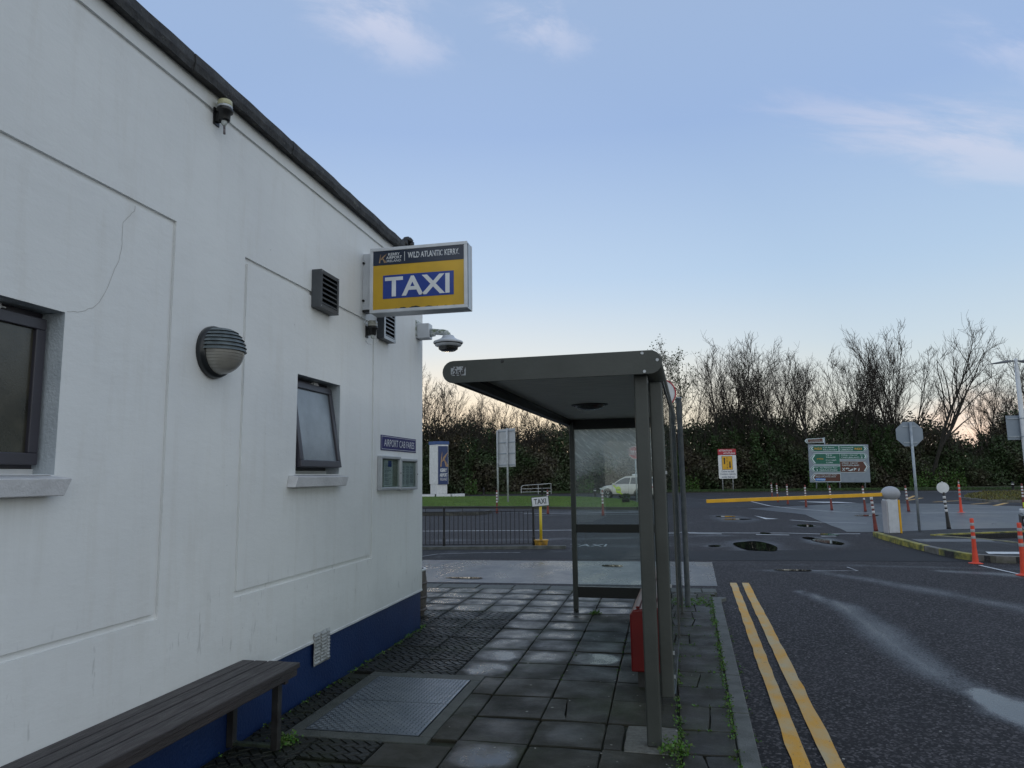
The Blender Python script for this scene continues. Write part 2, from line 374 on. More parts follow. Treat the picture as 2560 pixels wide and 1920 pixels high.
WLINE = mat('white_road_paint', (0.70, 0.72, 0.74), 0.42, col2=(0.46, 0.47, 0.48), nscale=6, dirt=((0.07, 0.07, 0.07), 20, 0.68), coords='World')
WLINED = mat('worn_white_road_paint', (0.34, 0.35, 0.37), 0.42, col2=(0.09, 0.09, 0.10), nscale=9, coords='World')
KERB = mat('kerb_concrete', (0.12, 0.125, 0.118), 0.7, col2=(0.065, 0.07, 0.062), nscale=6, bump=0.7, bscale=90, dirt=((0.04, 0.05, 0.02), 8, 0.62), coords='World')
KERBY = mat('yellow_painted_kerb', (0.36, 0.31, 0.05), 0.6, col2=(0.07, 0.08, 0.025), nscale=4.5, bump=0.6, bscale=40, coords='World', lo=0.40, hi=0.62)
KERBG = mat('bare_grey_kerb', (0.17, 0.16, 0.155), 0.6, col2=(0.08, 0.08, 0.06), nscale=5, bump=0.6, bscale=40, coords='World')
CONCL = mat('pale_concrete', (0.17, 0.17, 0.15), 0.7, col2=(0.10, 0.10, 0.085), nscale=30, bump=0.8, bscale=90, coords='World', dirt=((0.03, 0.03, 0.025), 60, 0.62))
CONCD = mat('mossy_concrete', (0.075, 0.08, 0.068), 0.6, col2=(0.045, 0.05, 0.038), nscale=9, bump=0.8, bscale=80, coords='World', dirt=((0.17, 0.17, 0.14), 22, 0.66))
TREAD = mat('wet_tread_plate', (0.17, 0.19, 0.21), 0.30, 0.75, col2=(0.12, 0.14, 0.16), nscale=5, rough2=0.42, coords='World', bump=0.15, bscale=80)
EARTH = mat('joint_earth', (0.016, 0.019, 0.012), 0.8, col2=(0.028, 0.034, 0.016), nscale=10, bump=1, bscale=60, coords='World')
GROUND = mat('field_ground', (0.035, 0.055, 0.015), 0.9, col2=(0.05, 0.05, 0.02), nscale=0.3, coords='World')
WEED = mat('weed_leaf', (0.075, 0.16, 0.018), 0.6, island=0.4)
GRASS = mat('lawn_grass', (0.125, 0.20, 0.038), 0.6, col2=(0.085, 0.15, 0.03), nscale=0.6, island=0.35, coords='World')
LAWN = mat('lawn_soil', (0.09, 0.155, 0.03), 0.8, col2=(0.06, 0.11, 0.022), nscale=1.5, bump=1.0, bscale=25, coords='World')
VERGE = mat('brown_verge', (0.15, 0.12, 0.025), 0.8, col2=(0.06, 0.07, 0.02), nscale=1.3, island=0.5, coords='World')
BARK = mat('grey_bark', (0.030, 0.027, 0.022), 0.9, col2=(0.018, 0.016, 0.013), nscale=3)
TWIG = mat('twigs', (0.042, 0.034, 0.027), 0.85, col2=(0.028, 0.023, 0.019), nscale=1)
IVY = mat('ivy_leaf', (0.026, 0.048, 0.014), 0.6, col2=(0.040, 0.068, 0.020), nscale=0.7, island=0.55, spec=0.4)
BRAMBLE = mat('bramble_leaf', (0.034, 0.056, 0.018), 0.65, col2=(0.052, 0.044, 0.026), nscale=0.28, island=0.55, coords='World', lo=0.42, hi=0.58)
BRIGHTLEAF = mat('bright_low_leaf', (0.05, 0.10, 0.012), 0.6, island=0.5)
BIRCHLEAF = mat('late_tree_leaf', (0.040, 0.060, 0.018), 0.6, island=0.4)
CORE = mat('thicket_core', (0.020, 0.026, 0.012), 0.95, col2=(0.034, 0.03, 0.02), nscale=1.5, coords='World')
CARPAINT = mat('champagne_car_paint', (0.58, 0.54, 0.50), 0.3, 0.1, spec=0.6)
CARWHITE = mat('white_car_paint', (0.66, 0.68, 0.70), 0.25, spec=0.6)
CARGLASS = mat('car_window_glass', (0.03, 0.035, 0.038), 0.08, spec=0.8)
TYRE = mat('tyre_rubber', (0.012, 0.012, 0.012), 0.7)
RIM = mat('alloy_rim', (0.50, 0.50, 0.51), 0.3, 0.6)
LIME = mat('fluorescent_lime', (0.50, 0.66, 0.03), 0.4)
WICKER = mat('weathered_barrel_wood', (0.12, 0.10, 0.085), 0.7, col2=(0.07, 0.06, 0.05), nscale=12, bump=0.7, bscale=40)
PAPER = mat('notice_paper', (0.50, 0.52, 0.55), 0.5)
INK = mat('printed_ink', (0.10, 0.12, 0.20), 0.5)
BOARDBACK = mat('case_backing', (0.22, 0.22, 0.20), 0.5)
GREENISH = mat('mossy_white_paint', (0.50, 0.53, 0.53), 0.5, col2=(0.14, 0.17, 0.09), nscale=28, lo=0.45, hi=0.6)
CREAM = mat('cream_lens', (0.52, 0.50, 0.30), 0.3)
LENS = mat('clear_grey_lens', (0.28, 0.28, 0.24), 0.12, col2=(0.5, 0.5, 0.46), nscale=16, spec=0.8)
WATER = mat('puddle_water', (0.008, 0.009, 0.010), 0.02, col2=(0.010, 0.011, 0.011), spec=0.45)
FROST = mat('frosted_window_glass', (0.20, 0.23, 0.26), 0.16, col2=(0.14, 0.165, 0.19), nscale=5, spec=1.0, bump=0.15, bscale=120)
DARKGLASS = mat('dark_window_glass', (0.022, 0.022, 0.018), 0.10, col2=(0.05, 0.046, 0.034), nscale=3.2, spec=0.6, bump=0.1, bscale=150, lo=0.4, hi=0.55)
GLASS_S = glass_material('scratched_shelter_glass', 0.02, True)
GLASS = glass_material('clear_glass', 0.015)
ASPH = wet_material('damp_asphalt', (0.013, 0.012, 0.013), (0.021, 0.019, 0.021), (0.13, 0.12, 0.125), (0.013, 0.013, 0.015), agg=62)
ASPH_BAND = wet_material('newer_dark_asphalt', (0.018, 0.019, 0.021), (0.024, 0.025, 0.028), (0.05, 0.05, 0.055), (0.014, 0.014, 0.016), agg=110, attr=False, base_wet=0.1)
ASPH_WET = wet_material('wet_asphalt_painted_sheen', (0.075, 0.078, 0.086), (0.055, 0.055, 0.064), (0.13, 0.13, 0.14), (0.065, 0.068, 0.076), agg=70, attr=False, base_wet=0.70, rough_dry=0.45, rough_wet=0.22, bump=0.6, nz=1.5)  # lightened base colour stands in for sky reflected in the wet band
ASPH_GREY = wet_material('smooth_grey_asphalt', (0.075, 0.080, 0.088), (0.062, 0.066, 0.074), (0.11, 0.11, 0.12), (0.045, 0.048, 0.055), agg=60, attr=False, base_wet=0.45, rough_dry=0.42, rough_wet=0.20, bump=0.25, nz=0.35)
ASPH_FAR = wet_material('far_dark_asphalt', (0.026, 0.026, 0.029), (0.034, 0.034, 0.038), (0.05, 0.05, 0.055), (0.02, 0.02, 0.022), agg=40, attr=False, base_wet=0.15, bump=0.3)
ASPH_ISL = wet_material('island_asphalt', (0.028, 0.028, 0.030), (0.038, 0.038, 0.040), (0.08, 0.08, 0.08), (0.02, 0.02, 0.022), agg=90, attr=False, base_wet=0.2)
SLABM = slab_material('concrete_flag', (0.034, 0.031, 0.020), (0.016, 0.016, 0.010), (0.095, 0.095, 0.08))
SLABR = slab_material('brown_mossy_flag', (0.036, 0.032, 0.022), (0.016, 0.015, 0.010), (0.10, 0.09, 0.065), green=(0.04, 0.055, 0.012))
SLABH = slab_material('herringbone_flag', (0.015, 0.016, 0.012), (0.009, 0.010, 0.007), (0.045, 0.045, 0.035))


# ------------------------------------------------------------------ geometry helpers
class MB:
    """collects shapes, builds ONE mesh object"""
    def __init__(s): s.v = []; s.f = []
    def add(s, vs, fs):
        o = len(s.v); s.v += [tuple(p) for p in vs]; s.f += [tuple(i + o for i in f) for f in fs]; return s
    def box(s, a, b, M=None):
        x0, y0, z0 = a; x1, y1, z1 = b
        vs = [Vector(p) for p in ((x0, y0, z0), (x1, y0, z0), (x1, y1, z0), (x0, y1, z0), (x0, y0, z1), (x1, y0, z1), (x1, y1, z1), (x0, y1, z1))]
        if M is not None: vs = [M @ p for p in vs]
        return s.add(vs, [(0, 3, 2, 1), (4, 5, 6, 7), (0, 1, 5, 4), (1, 2, 6, 5), (2, 3, 7, 6), (3, 0, 4, 7)])
    def quad(s, *p): return s.add(p, [tuple(range(len(p)))])
    def tube(s, p0, p1, r0, r1=None, n=12, cap=True):
        r1 = r0 if r1 is None else r1
        p0 = Vector(p0); p1 = Vector(p1); d = (p1 - p0).normalized()
        a = d.cross(Vector((0, 0, 1)) if abs(d.z) < 0.9 else Vector((1, 0, 0))).normalized(); b = d.cross(a)
        vs = []
        for p, r in ((p0, r0), (p1, r1)):
            for i in range(n):
                t = 2 * math.pi * i / n
                vs.append(p + (a * math.cos(t) + b * math.sin(t)) * r)
        fs = [(i, (i + 1) % n, n + (i + 1) % n, n + i) for i in range(n)]
        if cap: fs += [tuple(range(n - 1, -1, -1)), tuple(range(n, 2 * n))]
        return s.add(vs, fs)
    def path(s, pts, r, n=10):
        for a, b in zip(pts, pts[1:]): s.tube(a, b, r, n=n)
        return s
    def lathe(s, prof, c=(0, 0, 0), n=24, axis='z', a0=0.0, a1=2 * math.pi, sx=1.0, sy=1.0):
        full = abs(a1 - a0 - 2 * math.pi) < 1e-6
        k = n if full else n + 1
        vs = []
        for r, h in prof:
            for i in range(k):
                t = a0 + (a1 - a0) * i / n
                x, y = r * math.cos(t) * sx, r * math.sin(t) * sy
                vs.append({'z': (c[0] + x, c[1] + y, c[2] + h), 'x': (c[0] + h, c[1] + x, c[2] + y), 'y': (c[0] + x, c[1] + h, c[2] + y)}[axis])
        fs = []
        for j in range(len(prof) - 1):
            for i in range(n):
                i2 = (i + 1) % k
                fs.append((j * k + i, j * k + i2, (j + 1) * k + i2, (j + 1) * k + i))
        return s.add(vs, fs)
    def prism(s, poly, z0, z1, axis='z'):
        n = len(poly)
        def P(a, b, h): return {'z': (a, b, h), 'y': (a, h, b), 'x': (h, a, b)}[axis]
        vs = [P(a, b, z0) for a, b in poly] + [P(a, b, z1) for a, b in poly]
        fs = [tuple(range(n - 1, -1, -1)), tuple(range(n, 2 * n))] + [(i, (i + 1) % n, n + (i + 1) % n, n + i) for i in range(n)]
        return s.add(vs, fs)
    def frame(s, x0, x1, z0, z1, t, y0, y1):
        """rectangular ring in the local x-z plane"""
        s.box((x0, y0, z0), (x1, y1, z0 + t)); s.box((x0, y0, z1 - t), (x1, y1, z1))
        s.box((x0, y0, z0 + t), (x0 + t, y1, z1 - t)); s.box((x1 - t, y0, z0 + t), (x1, y1, z1 - t))
        return s
    def mesh(s, name):
        me = bpy.data.meshes.new(name); me.from_pydata([tuple(p) for p in s.v], [], s.f)
        me.validate(); me.update()
        import bmesh
        bm = bmesh.new(); bm.from_mesh(me); bmesh.ops.recalc_face_normals(bm, faces=bm.faces); bm.to_mesh(me); bm.free()
        return me
    def build(s, name, m, parent=None, bevel=0, smooth=False, seg=2):
        return link(name, s.mesh(name), m, parent, bevel, smooth, seg)


def link(name, me, m, parent=None, bevel=0, smooth=False, seg=2):
    if m is not None and not me.materials:
        for mm in (m if isinstance(m, (list, tuple)) else [m]): me.materials.append(mm)
    o = bpy.data.objects.new(name, me); C.objects.link(o)
    if parent is not None: o.parent = parent
    if smooth: me.polygons.foreach_set('use_smooth', [True] * len(me.polygons))
    if bevel:
        b = o.modifiers.new('bevel', 'BEVEL'); b.width = bevel; b.segments = seg; b.limit_method = 'ANGLE'; b.angle_limit = R(40)
    return o


def tag(o, label, cat, group=None):
    o['label'] = label; o['category'] = cat
    if group: o['group'] = group
    return o


def thing(name, label, cat, loc=(0, 0, 0), rz=0.0, group=None, tilt=(0, 0)):
    o = bpy.data.objects.new(name, None); C.objects.link(o)
    o.location = loc; o.rotation_euler = (tilt[0], tilt[1], rz); o.empty_display_size = 0.2
    return tag(o, label, cat, group)


def setting(o, kind='structure'):
    o['kind'] = kind
    return o


def kids(o):
    return [c for c in bpy.data.objects if c.parent == o]


def copy_tree(src, loc, rz, label, group=None, scale=None):
    def rec(o, par):
        c = o.copy(); C.objects.link(c)
        if par is not None: c.parent = par
        for k in kids(o): rec(k, c)
        return c
    r = rec(src, None)
    r.location = loc; r.rotation_euler[2] = rz; r['label'] = label
    if scale: r.scale = scale
    if group: r['group'] = group
    return r


def text(s, x0, x1, z0, z1, y, m, parent, name='lettering', bold=0.0, shear=0.0, flat=False, depth=0.0015):
    """lettering fitted into a rectangle of the parent's local x-z plane, facing -y (flat: x-y plane facing up at height y)"""
    cu = bpy.data.curves.new('lettering', 'FONT'); cu.body = s; cu.size = 1.0; cu.offset = bold; cu.shear = shear
    cu.resolution_u = 3; cu.extrude = 0.0
    tmp = bpy.data.objects.new('tmp', cu); C.objects.link(tmp)
    dg = bpy.context.evaluated_depsgraph_get()
    me = bpy.data.meshes.new_from_object(tmp.evaluated_get(dg))
    bpy.data.objects.remove(tmp); bpy.data.curves.remove(cu)
    n = len(me.vertices); co = np.empty(n * 3, 'f'); me.vertices.foreach_get('co', co); co = co.reshape(-1, 3)
    a, b = co[:, :2].min(0), co[:, :2].max(0)
    u = (co[:, 0] - a[0]) / (b[0] - a[0]) * (x1 - x0) + x0
    v = (co[:, 1] - a[1]) / (b[1] - a[1]) * (z1 - z0) + z0
    out = np.empty_like(co)
    if flat: out[:, 0] = u; out[:, 1] = v; out[:, 2] = y
    else: out[:, 0] = u; out[:, 1] = y; out[:, 2] = v
    me.vertices.foreach_set('co', out.reshape(-1)); me.update(); me.name = name
    me.materials.clear()
    return link(name, me, m, parent)


def np_mesh(name, verts, faces, m, parent=None, nv=4, smooth=False):
    me = bpy.data.meshes.new(name)
    verts = np.asarray(verts, 'f'); faces = np.asarray(faces, 'i')
    me.vertices.add(len(verts)); me.vertices.foreach_set('co', verts.reshape(-1))
    me.loops.add(faces.size); me.loops.foreach_set('vertex_index', faces.reshape(-1))
    me.polygons.add(len(faces)); me.polygons.foreach_set('loop_start', np.arange(0, faces.size, nv, dtype='i'))
    me.polygons.foreach_set('loop_total', np.full(len(faces), nv, dtype='i'))
    me.update(calc_edges=True)
    return link(name, me, m, parent, smooth=smooth)


def leaf_cards(name, pos, size, m, parent=None, seed=1, up=0.0, aspect=0.7):
    """one small bent leaf face per position, every leaf turned its own way"""
    g = np.random.default_rng(seed); n = len(pos)
    a = g.normal(size=(n, 3)); a /= np.linalg.norm(a, axis=1)[:, None]
    b = g.normal(size=(n, 3)); b[:, 2] += up; b -= a * (a * b).sum(1)[:, None]; b /= np.linalg.norm(b, axis=1)[:, None]
    s = (np.asarray(size) * g.uniform(0.6, 1.35, n))[:, None]
    p = np.asarray(pos)
    v = np.stack([p - a * s * 0.5, p - b * s * aspect * 0.5 , p + a * s * 0.5, p + b * s * aspect * 0.5], 1).reshape(-1, 3)
    return np_mesh(name, v, np.arange(4 * n).reshape(-1, 4), m, parent)


ROAD = -0.10
TH = 0.24214 - 0.2061       # the road runs two degrees off the building line
def rd(d, q):               # a point d metres along the road direction and q to its right
    return (d * math.sin(TH) + q * math.cos(TH), d * math.cos(TH) - q * math.sin(TH))


# ------------------------------------------------------------------ ground and roads
g0 = setting(MB().quad((-400, -60, -0.16), (400, -60, -0.16), (400, 500, -0.16), (-400, 500, -0.16)).build('ground', GROUND))


def lines(a, b, fine0, fine1, fs, cs):
    l = list(np.arange(a, fine0, cs)) + list(np.arange(fine0, fine1, fs)) + list(np.arange(fine1, b + cs, cs))
    return np.array(l)


XS = lines(-60, 70, -6, 12, 0.16, 2.0); YS = lines(-12, 78, 2.5, 24, 0.16, 2.0)
gx, gy = np.meshgrid(XS, YS)
vz = np.full_like(gx, ROAD)
idx = np.arange(gx.size).reshape(gx.shape)
faces = np.stack([idx[:-1, :-1], idx[:-1, 1:], idx[1:, 1:], idx[1:, :-1]], -1).reshape(-1, 4)
road = setting(np_mesh('road', np.stack([gx, gy, vz], -1).reshape(-1, 3), faces, ASPH))


def seg_dist(px, py, pts, widths):
    best = np.full(px.shape, -9.0)
    for (ax, ay), (bx, by), wa, wb in zip(pts, pts[1:], widths, widths[1:]):
        dx, dy = bx - ax, by - ay
        t = np.clip(((px - ax) * dx + (py - ay) * dy) / (dx * dx + dy * dy), 0, 1)
        d = np.hypot(px - ax - t * dx, py - ay - t * dy); wd = wa + (wb - wa) * t
        best = np.maximum(best, 1 - d / wd)
    return best


wet = 0.10 + 0 * gx
for pts, ws, k in (
    ([(1.85, 11.2), (2.20, 10.0), (2.2, 8.6), (2.2, 7.6), (2.2, 6.8), (2.4, 6.0)], [0.14, 0.34, 0.42, 0.40, 0.36, 0.38], 0.92),
    ([(2.25, 6.4), (2.42, 5.9), (2.64, 5.1)], [0.10, 0.36, 0.32], 2.1),
    ([(2.6, 13.2), (3.6, 11.6), (4.2, 10.2), (4.6, 9.0)], [0.3, 0.5, 0.55, 0.55], 0.66),
    ([(0.2, 14.2), (3, 14.3), (6, 14.0)], [0.2, 0.35, 0.3], 0.5),
    ([(-4.5, 16.9), (-1, 17.6), (2, 18.6), (3, 20.4)], [0.7, 1.2, 1.3, 0.9], 0.45),
    ([(-6, 18.9), (-2, 19.6), (1.5, 20.8)], [0.8, 1.0, 0.9], 0.55),
    ([(-8, 27), (-2, 27), (3, 26.5)], [2, 3, 2], 0.35),
    ([(-9, 34.5), (-3, 34), (2, 33)], [1, 1.5, 1], 0.6),
    ([(4.6, 13.6), (5.6, 13.2), (7.5, 12.8)], [0.3, 0.6, 0.8], 0.9),
):
    wet = np.maximum(wet, np.clip(seg_dist(gx, gy, pts, ws), 0, 1) ** 0.8 * k)
for px_, py_, rx_, ry_ in ((2.05, 17.75, 0.42, 1.3), (1.12, 17.7, 0.2, 0.25), (3.85, 19.0, 0.3, 1.0), (2.15, 13.42, 0.4, 0.15), (4.42, 24.5, 0.35, 0.55), (2.35, 29.6, 0.5, 0.5), (2.6, 27.9, 0.6, 0.4)):
    dd_ = np.hypot((gx - px_) / (rx_ * 1.6), (gy - py_) / (ry_ * 1.35)); wet = np.maximum(wet, np.clip(1.6 - dd_, 0, 1) * 0.75)
# tyre polished tracks
for xo in (1.3, 2.9):
    wet = wet + 0.10 * np.exp(-((gx - 0.036 * gy - xo) / 0.3) ** 2) * (gy < 24)
at = road.data.attributes.new('wet', 'FLOAT', 'POINT'); at.data.foreach_set('value', wet.reshape(-1).astype('f'))


def wavy(poly, amp=0.03, step=0.4, seed=0, keep=()):
    g = random.Random(seed); out = []
    n = len(poly)
    for i in range(n):
        a, b = Vector(poly[i]), Vector(poly[(i + 1) % n])
        k = max(1, int((b - a).length / step))
        nv = Vector((-(b - a).y, (b - a).x)).normalized() if (b - a).length > 0 else Vector((0, 0))
        for j in range(k):
            p = a.lerp(b, j / k)
            if j and i not in keep: p = p + nv * g.uniform(-amp, amp)
            out.append((p.x, p.y))
    return out


def sheet(name, poly, z, m, parent=road):
    return MB().quad(*[(x, y, z) for x, y in poly]).build(name, m, parent)


sheet('wet_asphalt_patch', wavy([(-30, 10.9), (0.74, 11.5), (0.86, 14.55), (-5, 14.42), (-30, 14.2)], 0.02, 0.5, 1, keep=(1,)), ROAD + 0.004, ASPH_WET)
sheet('dark_asphalt_band', wavy([(-30, 14.7), (0.4, 14.82), (4.2, 14.95), (12, 15.1), (12, 17.6), (4.9, 17.2), (0.5, 16.6), (-30, 16.2)], 0.03, 0.8, 2), ROAD + 0.004, ASPH_BAND)
sheet('pale_asphalt_patch', wavy([(5.05, 22.1), (5.3, 27), (5.56, 30.9), (4.8, 33.5), (3.9, 36.2), (9.7, 41.7), (14, 40.5), (18, 34), (24, 24), (16, 21.6), (8.5, 21.6)], 0.08, 1.2, 3), ROAD + 0.004, ASPH_GREY)
sheet('far_road_surface', [(-60, 55.5), (-9, 56.2), (-4.5, 51.5), (-0.8, 42), (-0.4, 36.6), (4.2, 37.9), (9.6, 41.9), (14.2, 40.8), (20, 36), (60, 34), (60, 67), (2.1, 65.0), (-60, 63.8)], ROAD + 0.006, ASPH_FAR)


def stripe(pts, wd, m=WLINE, z=ROAD + 0.010, name='white_line', jag=0.0, seed=0):
    g = random.Random(seed); mb = MB(); P = [Vector(p) for p in pts]
    fine = []
    for a, b in zip(P, P[1:]):
        k = max(1, int((b - a).length / 0.25))
        fine += [a.lerp(b, i / k) for i in range(k)]
    fine.append(P[-1])
    L = []
    for i, p in enumerate(fine):
        d = (fine[min(i + 1, len(fine) - 1)] - fine[max(i - 1, 0)]).normalized(); n = Vector((-d.y, d.x))
        h = wd / 2
        L.append((p + n * (h + g.uniform(-jag, jag)), p - n * (h + g.uniform(-jag, jag))))
    vs = []
    for a, b in L: vs += [(a.x, a.y, z), (b.x, b.y, z)]
    mb.add(vs, [(2 * i, 2 * i + 1, 2 * i + 3, 2 * i + 2) for i in range(len(L) - 1)])
    return mb.build(name, m, road)


# double yellow lines
stripe([rd(2.2, 0.545 - 0.0), rd(11.85, 0.575)], 0.10, YLINE, name='yellow_line', jag=0.006, seed=1)
stripe([rd(2.2, 0.735), rd(11.87, 0.755)], 0.105, YLINE, name='yellow_line', jag=0.006, seed=2)
stripe([(-16, 21.5), (-7.6, 22.03), (-2.8, 22.5), (0.1, 21.75), (1.9, 21.52), (3.4, 21.5), (4.2, 21.2), (5.2, 21.3)], 0.10, seed=3, jag=0.01)
for a, b in (((0.65, 21.44), (1.55, 21.17)), ((2.45, 21.0), (3.3, 20.86)), ((4.04, 20.5), (4.42, 20.55))): stripe([a, b], 0.13, seed=4)
stripe([(5.1, 45), (5.3, 39), (6.05, 35.6), (7.25, 32.6), (8.75, 31.5), (11.2, 31.8), (15, 32.5)], 0.12, seed=5)
stripe([(4.4, 27.4), (5.2, 26.1), (6.5, 25.65)], 0.11, seed=6)
MB().quad((3.5, 30.3, ROAD + 0.01), (3.62, 27.9, ROAD + 0.01), (4.1, 28.0, ROAD + 0.01), (3.75, 28.6, ROAD + 0.01)).build('white_arrow', WLINE, road)
MB().quad((7.6, 44.5, ROAD + 0.012), (8.6, 42.5, ROAD + 0.012), (10.2, 41.9, ROAD + 0.012), (9.6, 43.6, ROAD + 0.012)).build('white_arrow', WLINE, road)
stripe([(-5.6, 13.9), (-5.0, 15.5), (-4.2, 15.8), (-3.2, 15.95)], 0.05, WLINED, seed=7)
stripe([(2.2, 13.35), (3.2, 13.45), (3.15, 13.95)], 0.04, WLINED, seed=8)
stripe([(-6.3, 32.3), (-3.5, 32.6), (-0.8, 33.4)], 0.12, seed=9)
stripe([(-5.5, 30.8), (-3.2, 31.6), (-1, 31.4)], 0.10, WLINED, seed=10)
stripe([(2.4, 63.2), (6.2, 61.8)], 0.14, WLINED, seed=11)
stripe([(8.2, 62.5), (14.5, 62.3)], 0.14, WLINED, seed=12)
stripe([(-7, 55), (-4.9, 52.4), (-4.4, 50)], 0.12, WLINED, seed=13)
stripe([(20, 62.9), (32, 62.0)], 0.16, seed=14)
for a, b in (((14.9, 39.6), (16.3, 41.1)), ((15.2, 37.8), (17.0, 40.9)), ((14.4, 47.5), (16.7, 53.5)), ((13.6, 45.0), (15.7, 49.0)), ((14.2, 42.6), (16.2, 44.4))):
    stripe([a, b], 0.22, YLINE, name='yellow_line', seed=15)
text('TAXI', -2.32, -1.41, 17.35, 17.95, ROAD + 0.012, WLINED, road, 'road_lettering', bold=0.012, flat=True)
stripe([(5.46, 14.42), (5.52, 13.9), (5.60, 13.2), (5.66, 12.6)], 0.055, seed=16)


def puddle(c, rx, ry, seed, rot=0.0, n=44, z=ROAD + 0.014, rough=0.10):
    g = random.Random(seed); ph = [g.uniform(0, 6.28) for _ in range(5)]
    pts = []
    for i in range(n):
        t = 2 * math.pi * i / n
        k = 1 + sum(rough / (j + 1) * math.sin((j + 2) * t + ph[j]) for j in range(5))
        x, y = rx * k * math.cos(t), ry * k * math.sin(t)
        pts.append((c[0] + x * math.cos(rot) - y * math.sin(rot), c[1] + x * math.sin(rot) + y * math.cos(rot)))
    return sheet('puddle', pts, z, WATER)


puddle((2.05, 17.75), 0.42, 1.25, 1, 0.1)
puddle((1.12, 17.7), 0.15, 0.16, 2)
puddle((3.85, 19.0), 0.20, 0.95, 3, 0.2)
puddle((3.62, 19.9), 0.13, 0.35, 4)
puddle((2.15, 13.42), 0.34, 0.085, 5)
puddle((4.42, 24.5), 0.30, 0.5, 6)
puddle((2.35, 29.6), 0.35, 0.4, 7); puddle((2.6, 27.9), 0.5, 0.25, 8)
puddle((2.75, 21.35), 0.14, 0.3, 9)
puddle((4.35, 21.0), 0.22, 0.3, 10)
puddle((-1.0, 13.75), 0.20, 0.14, 12)
puddle((-3.35, 11.9), 0.30, 0.10, 13); puddle((-0.05, 11.62), 0.12, 0.05, 14)
puddle((7.6, 30.0), 0.45, 0.5, 15); puddle((0.3, 31.5), 0.3, 0.3, 16)

# ------------------------------------------------------------------ pavement of separate flags
pave = setting(MB().prism([(-9, -3), rd(-3.2, 0.20), rd(4.2, 0.20), rd(9.0, 0.20), rd(10.15, 0.27), (0.62, 10.75), (-9, 10.35)], -0.14, -0.022).build('pavement', EARTH))
XL = [-5.70, -5.26, -4.81, -4.37, -3.93, -3.49, -3.05, -2.61, -2.17, -1.74, -1.30, -0.86, -0.42, 0.03]
YL = [1.75, 2.20, 2.65, 3.10, 3.54, 3.98, 4.43, 4.885, 5.36, 5.81, 6.28, 6.735, 7.165, 7.63, 8.06, 8.54, 8.96, 9.40, 9.86, 10.26]
WET = {}
def slab(x0, x1, y0, y1, m=SLABM, wet=0.0, z=0.0, name='flagstone', herr=False, gap=0.005, poly=None):
    g = rnd; cx, cy = (x0 + x1) / 2, (y0 + y1) / 2
    hx, hy = (x1 - x0) / 2 - gap, (y1 - y0) / 2 - gap
    mb = MB(); t = 0.006
    a, b = g.uniform(-0.007, 0.007), g.uniform(-0.006, 0.006)
    if poly:
        pts = [(x - cx, y - cy) for x, y in poly]
        ctr = Vector((sum(p[0] for p in pts) / len(pts), sum(p[1] for p in pts) / len(pts)))
        sh = [tuple(Vector(p) + (ctr - Vector(p)).normalized() * gap) for p in pts]
        sh2 = [tuple(Vector(p) + (ctr - Vector(p)).normalized() * (gap + t)) for p in pts]
    else:
        sh = [(-hx, -hy), (hx, -hy), (hx, hy), (-hx, hy)]
        sh2 = [(-hx + t, -hy + t), (hx - t, -hy + t), (hx - t, hy - t), (-hx + t, hy - t)]
    rs, rs2 = [], []
    for i in range(len(sh)):
        p, q, p2, q2 = sh[i], sh[(i + 1) % len(sh)], sh2[i], sh2[(i + 1) % len(sh)]
        for t_ in (0, 0.25, 0.5, 0.75):
            jx, jy = g.uniform(-0.0035, 0.0035), g.uniform(-0.0035, 0.0035)
            if t_ == 0 and g.random() < 0.25: jx, jy = (-0.012 * (1 if p[0] > 0 else -1), -0.010 * (1 if p[1] > 0 else -1))   # a knocked corner
            rs.append((p[0] + (q[0] - p[0]) * t_ + jx * 0.6, p[1] + (q[1] - p[1]) * t_ + jy * 0.6)); rs2.append((p2[0] + (q2[0] - p2[0]) * t_ + jx, p2[1] + (q2[1] - p2[1]) * t_ + jy))
    sh, sh2 = rs, rs2
    n = len(sh)
    vs = [(x, y, -0.05) for x, y in sh] + [(x, y, -0.005 + a * x * 2 + b * y * 2) for x, y in sh] + [(x, y, a * x * 2 + b * y * 2) for x, y in sh2]
    fs = [(i, (i + 1) % n, n + (i + 1) % n, n + i) for i in range(n)] + [(n + i, n + (i + 1) % n, 2 * n + (i + 1) % n, 2 * n + i) for i in range(n)] + [tuple(range(2 * n, 3 * n))]
    mb.add(vs, fs)
    o = mb.build(name, m, pave); o.location = (cx, cy, z + g.uniform(-0.003, 0.002))
    o['wet'] = float(wet)
    return o


def clip_poly(poly, h):
    for ax, sgn in ((0, 1), (0, -1), (1, 1), (1, -1)):
        out = []
        for i in range(len(poly)):
            p, q = poly[i], poly[(i + 1) % len(poly)]
            ip, iq = p[ax] * sgn <= h, q[ax] * sgn <= h
            if ip: out.append(p)
            if ip != iq:
                t = (h * sgn - p[ax]) / (q[ax] - p[ax])
                out.append((p[0] + (q[0] - p[0]) * t, p[1] + (q[1] - p[1]) * t))
        poly = out
        if not poly: return []
    return poly


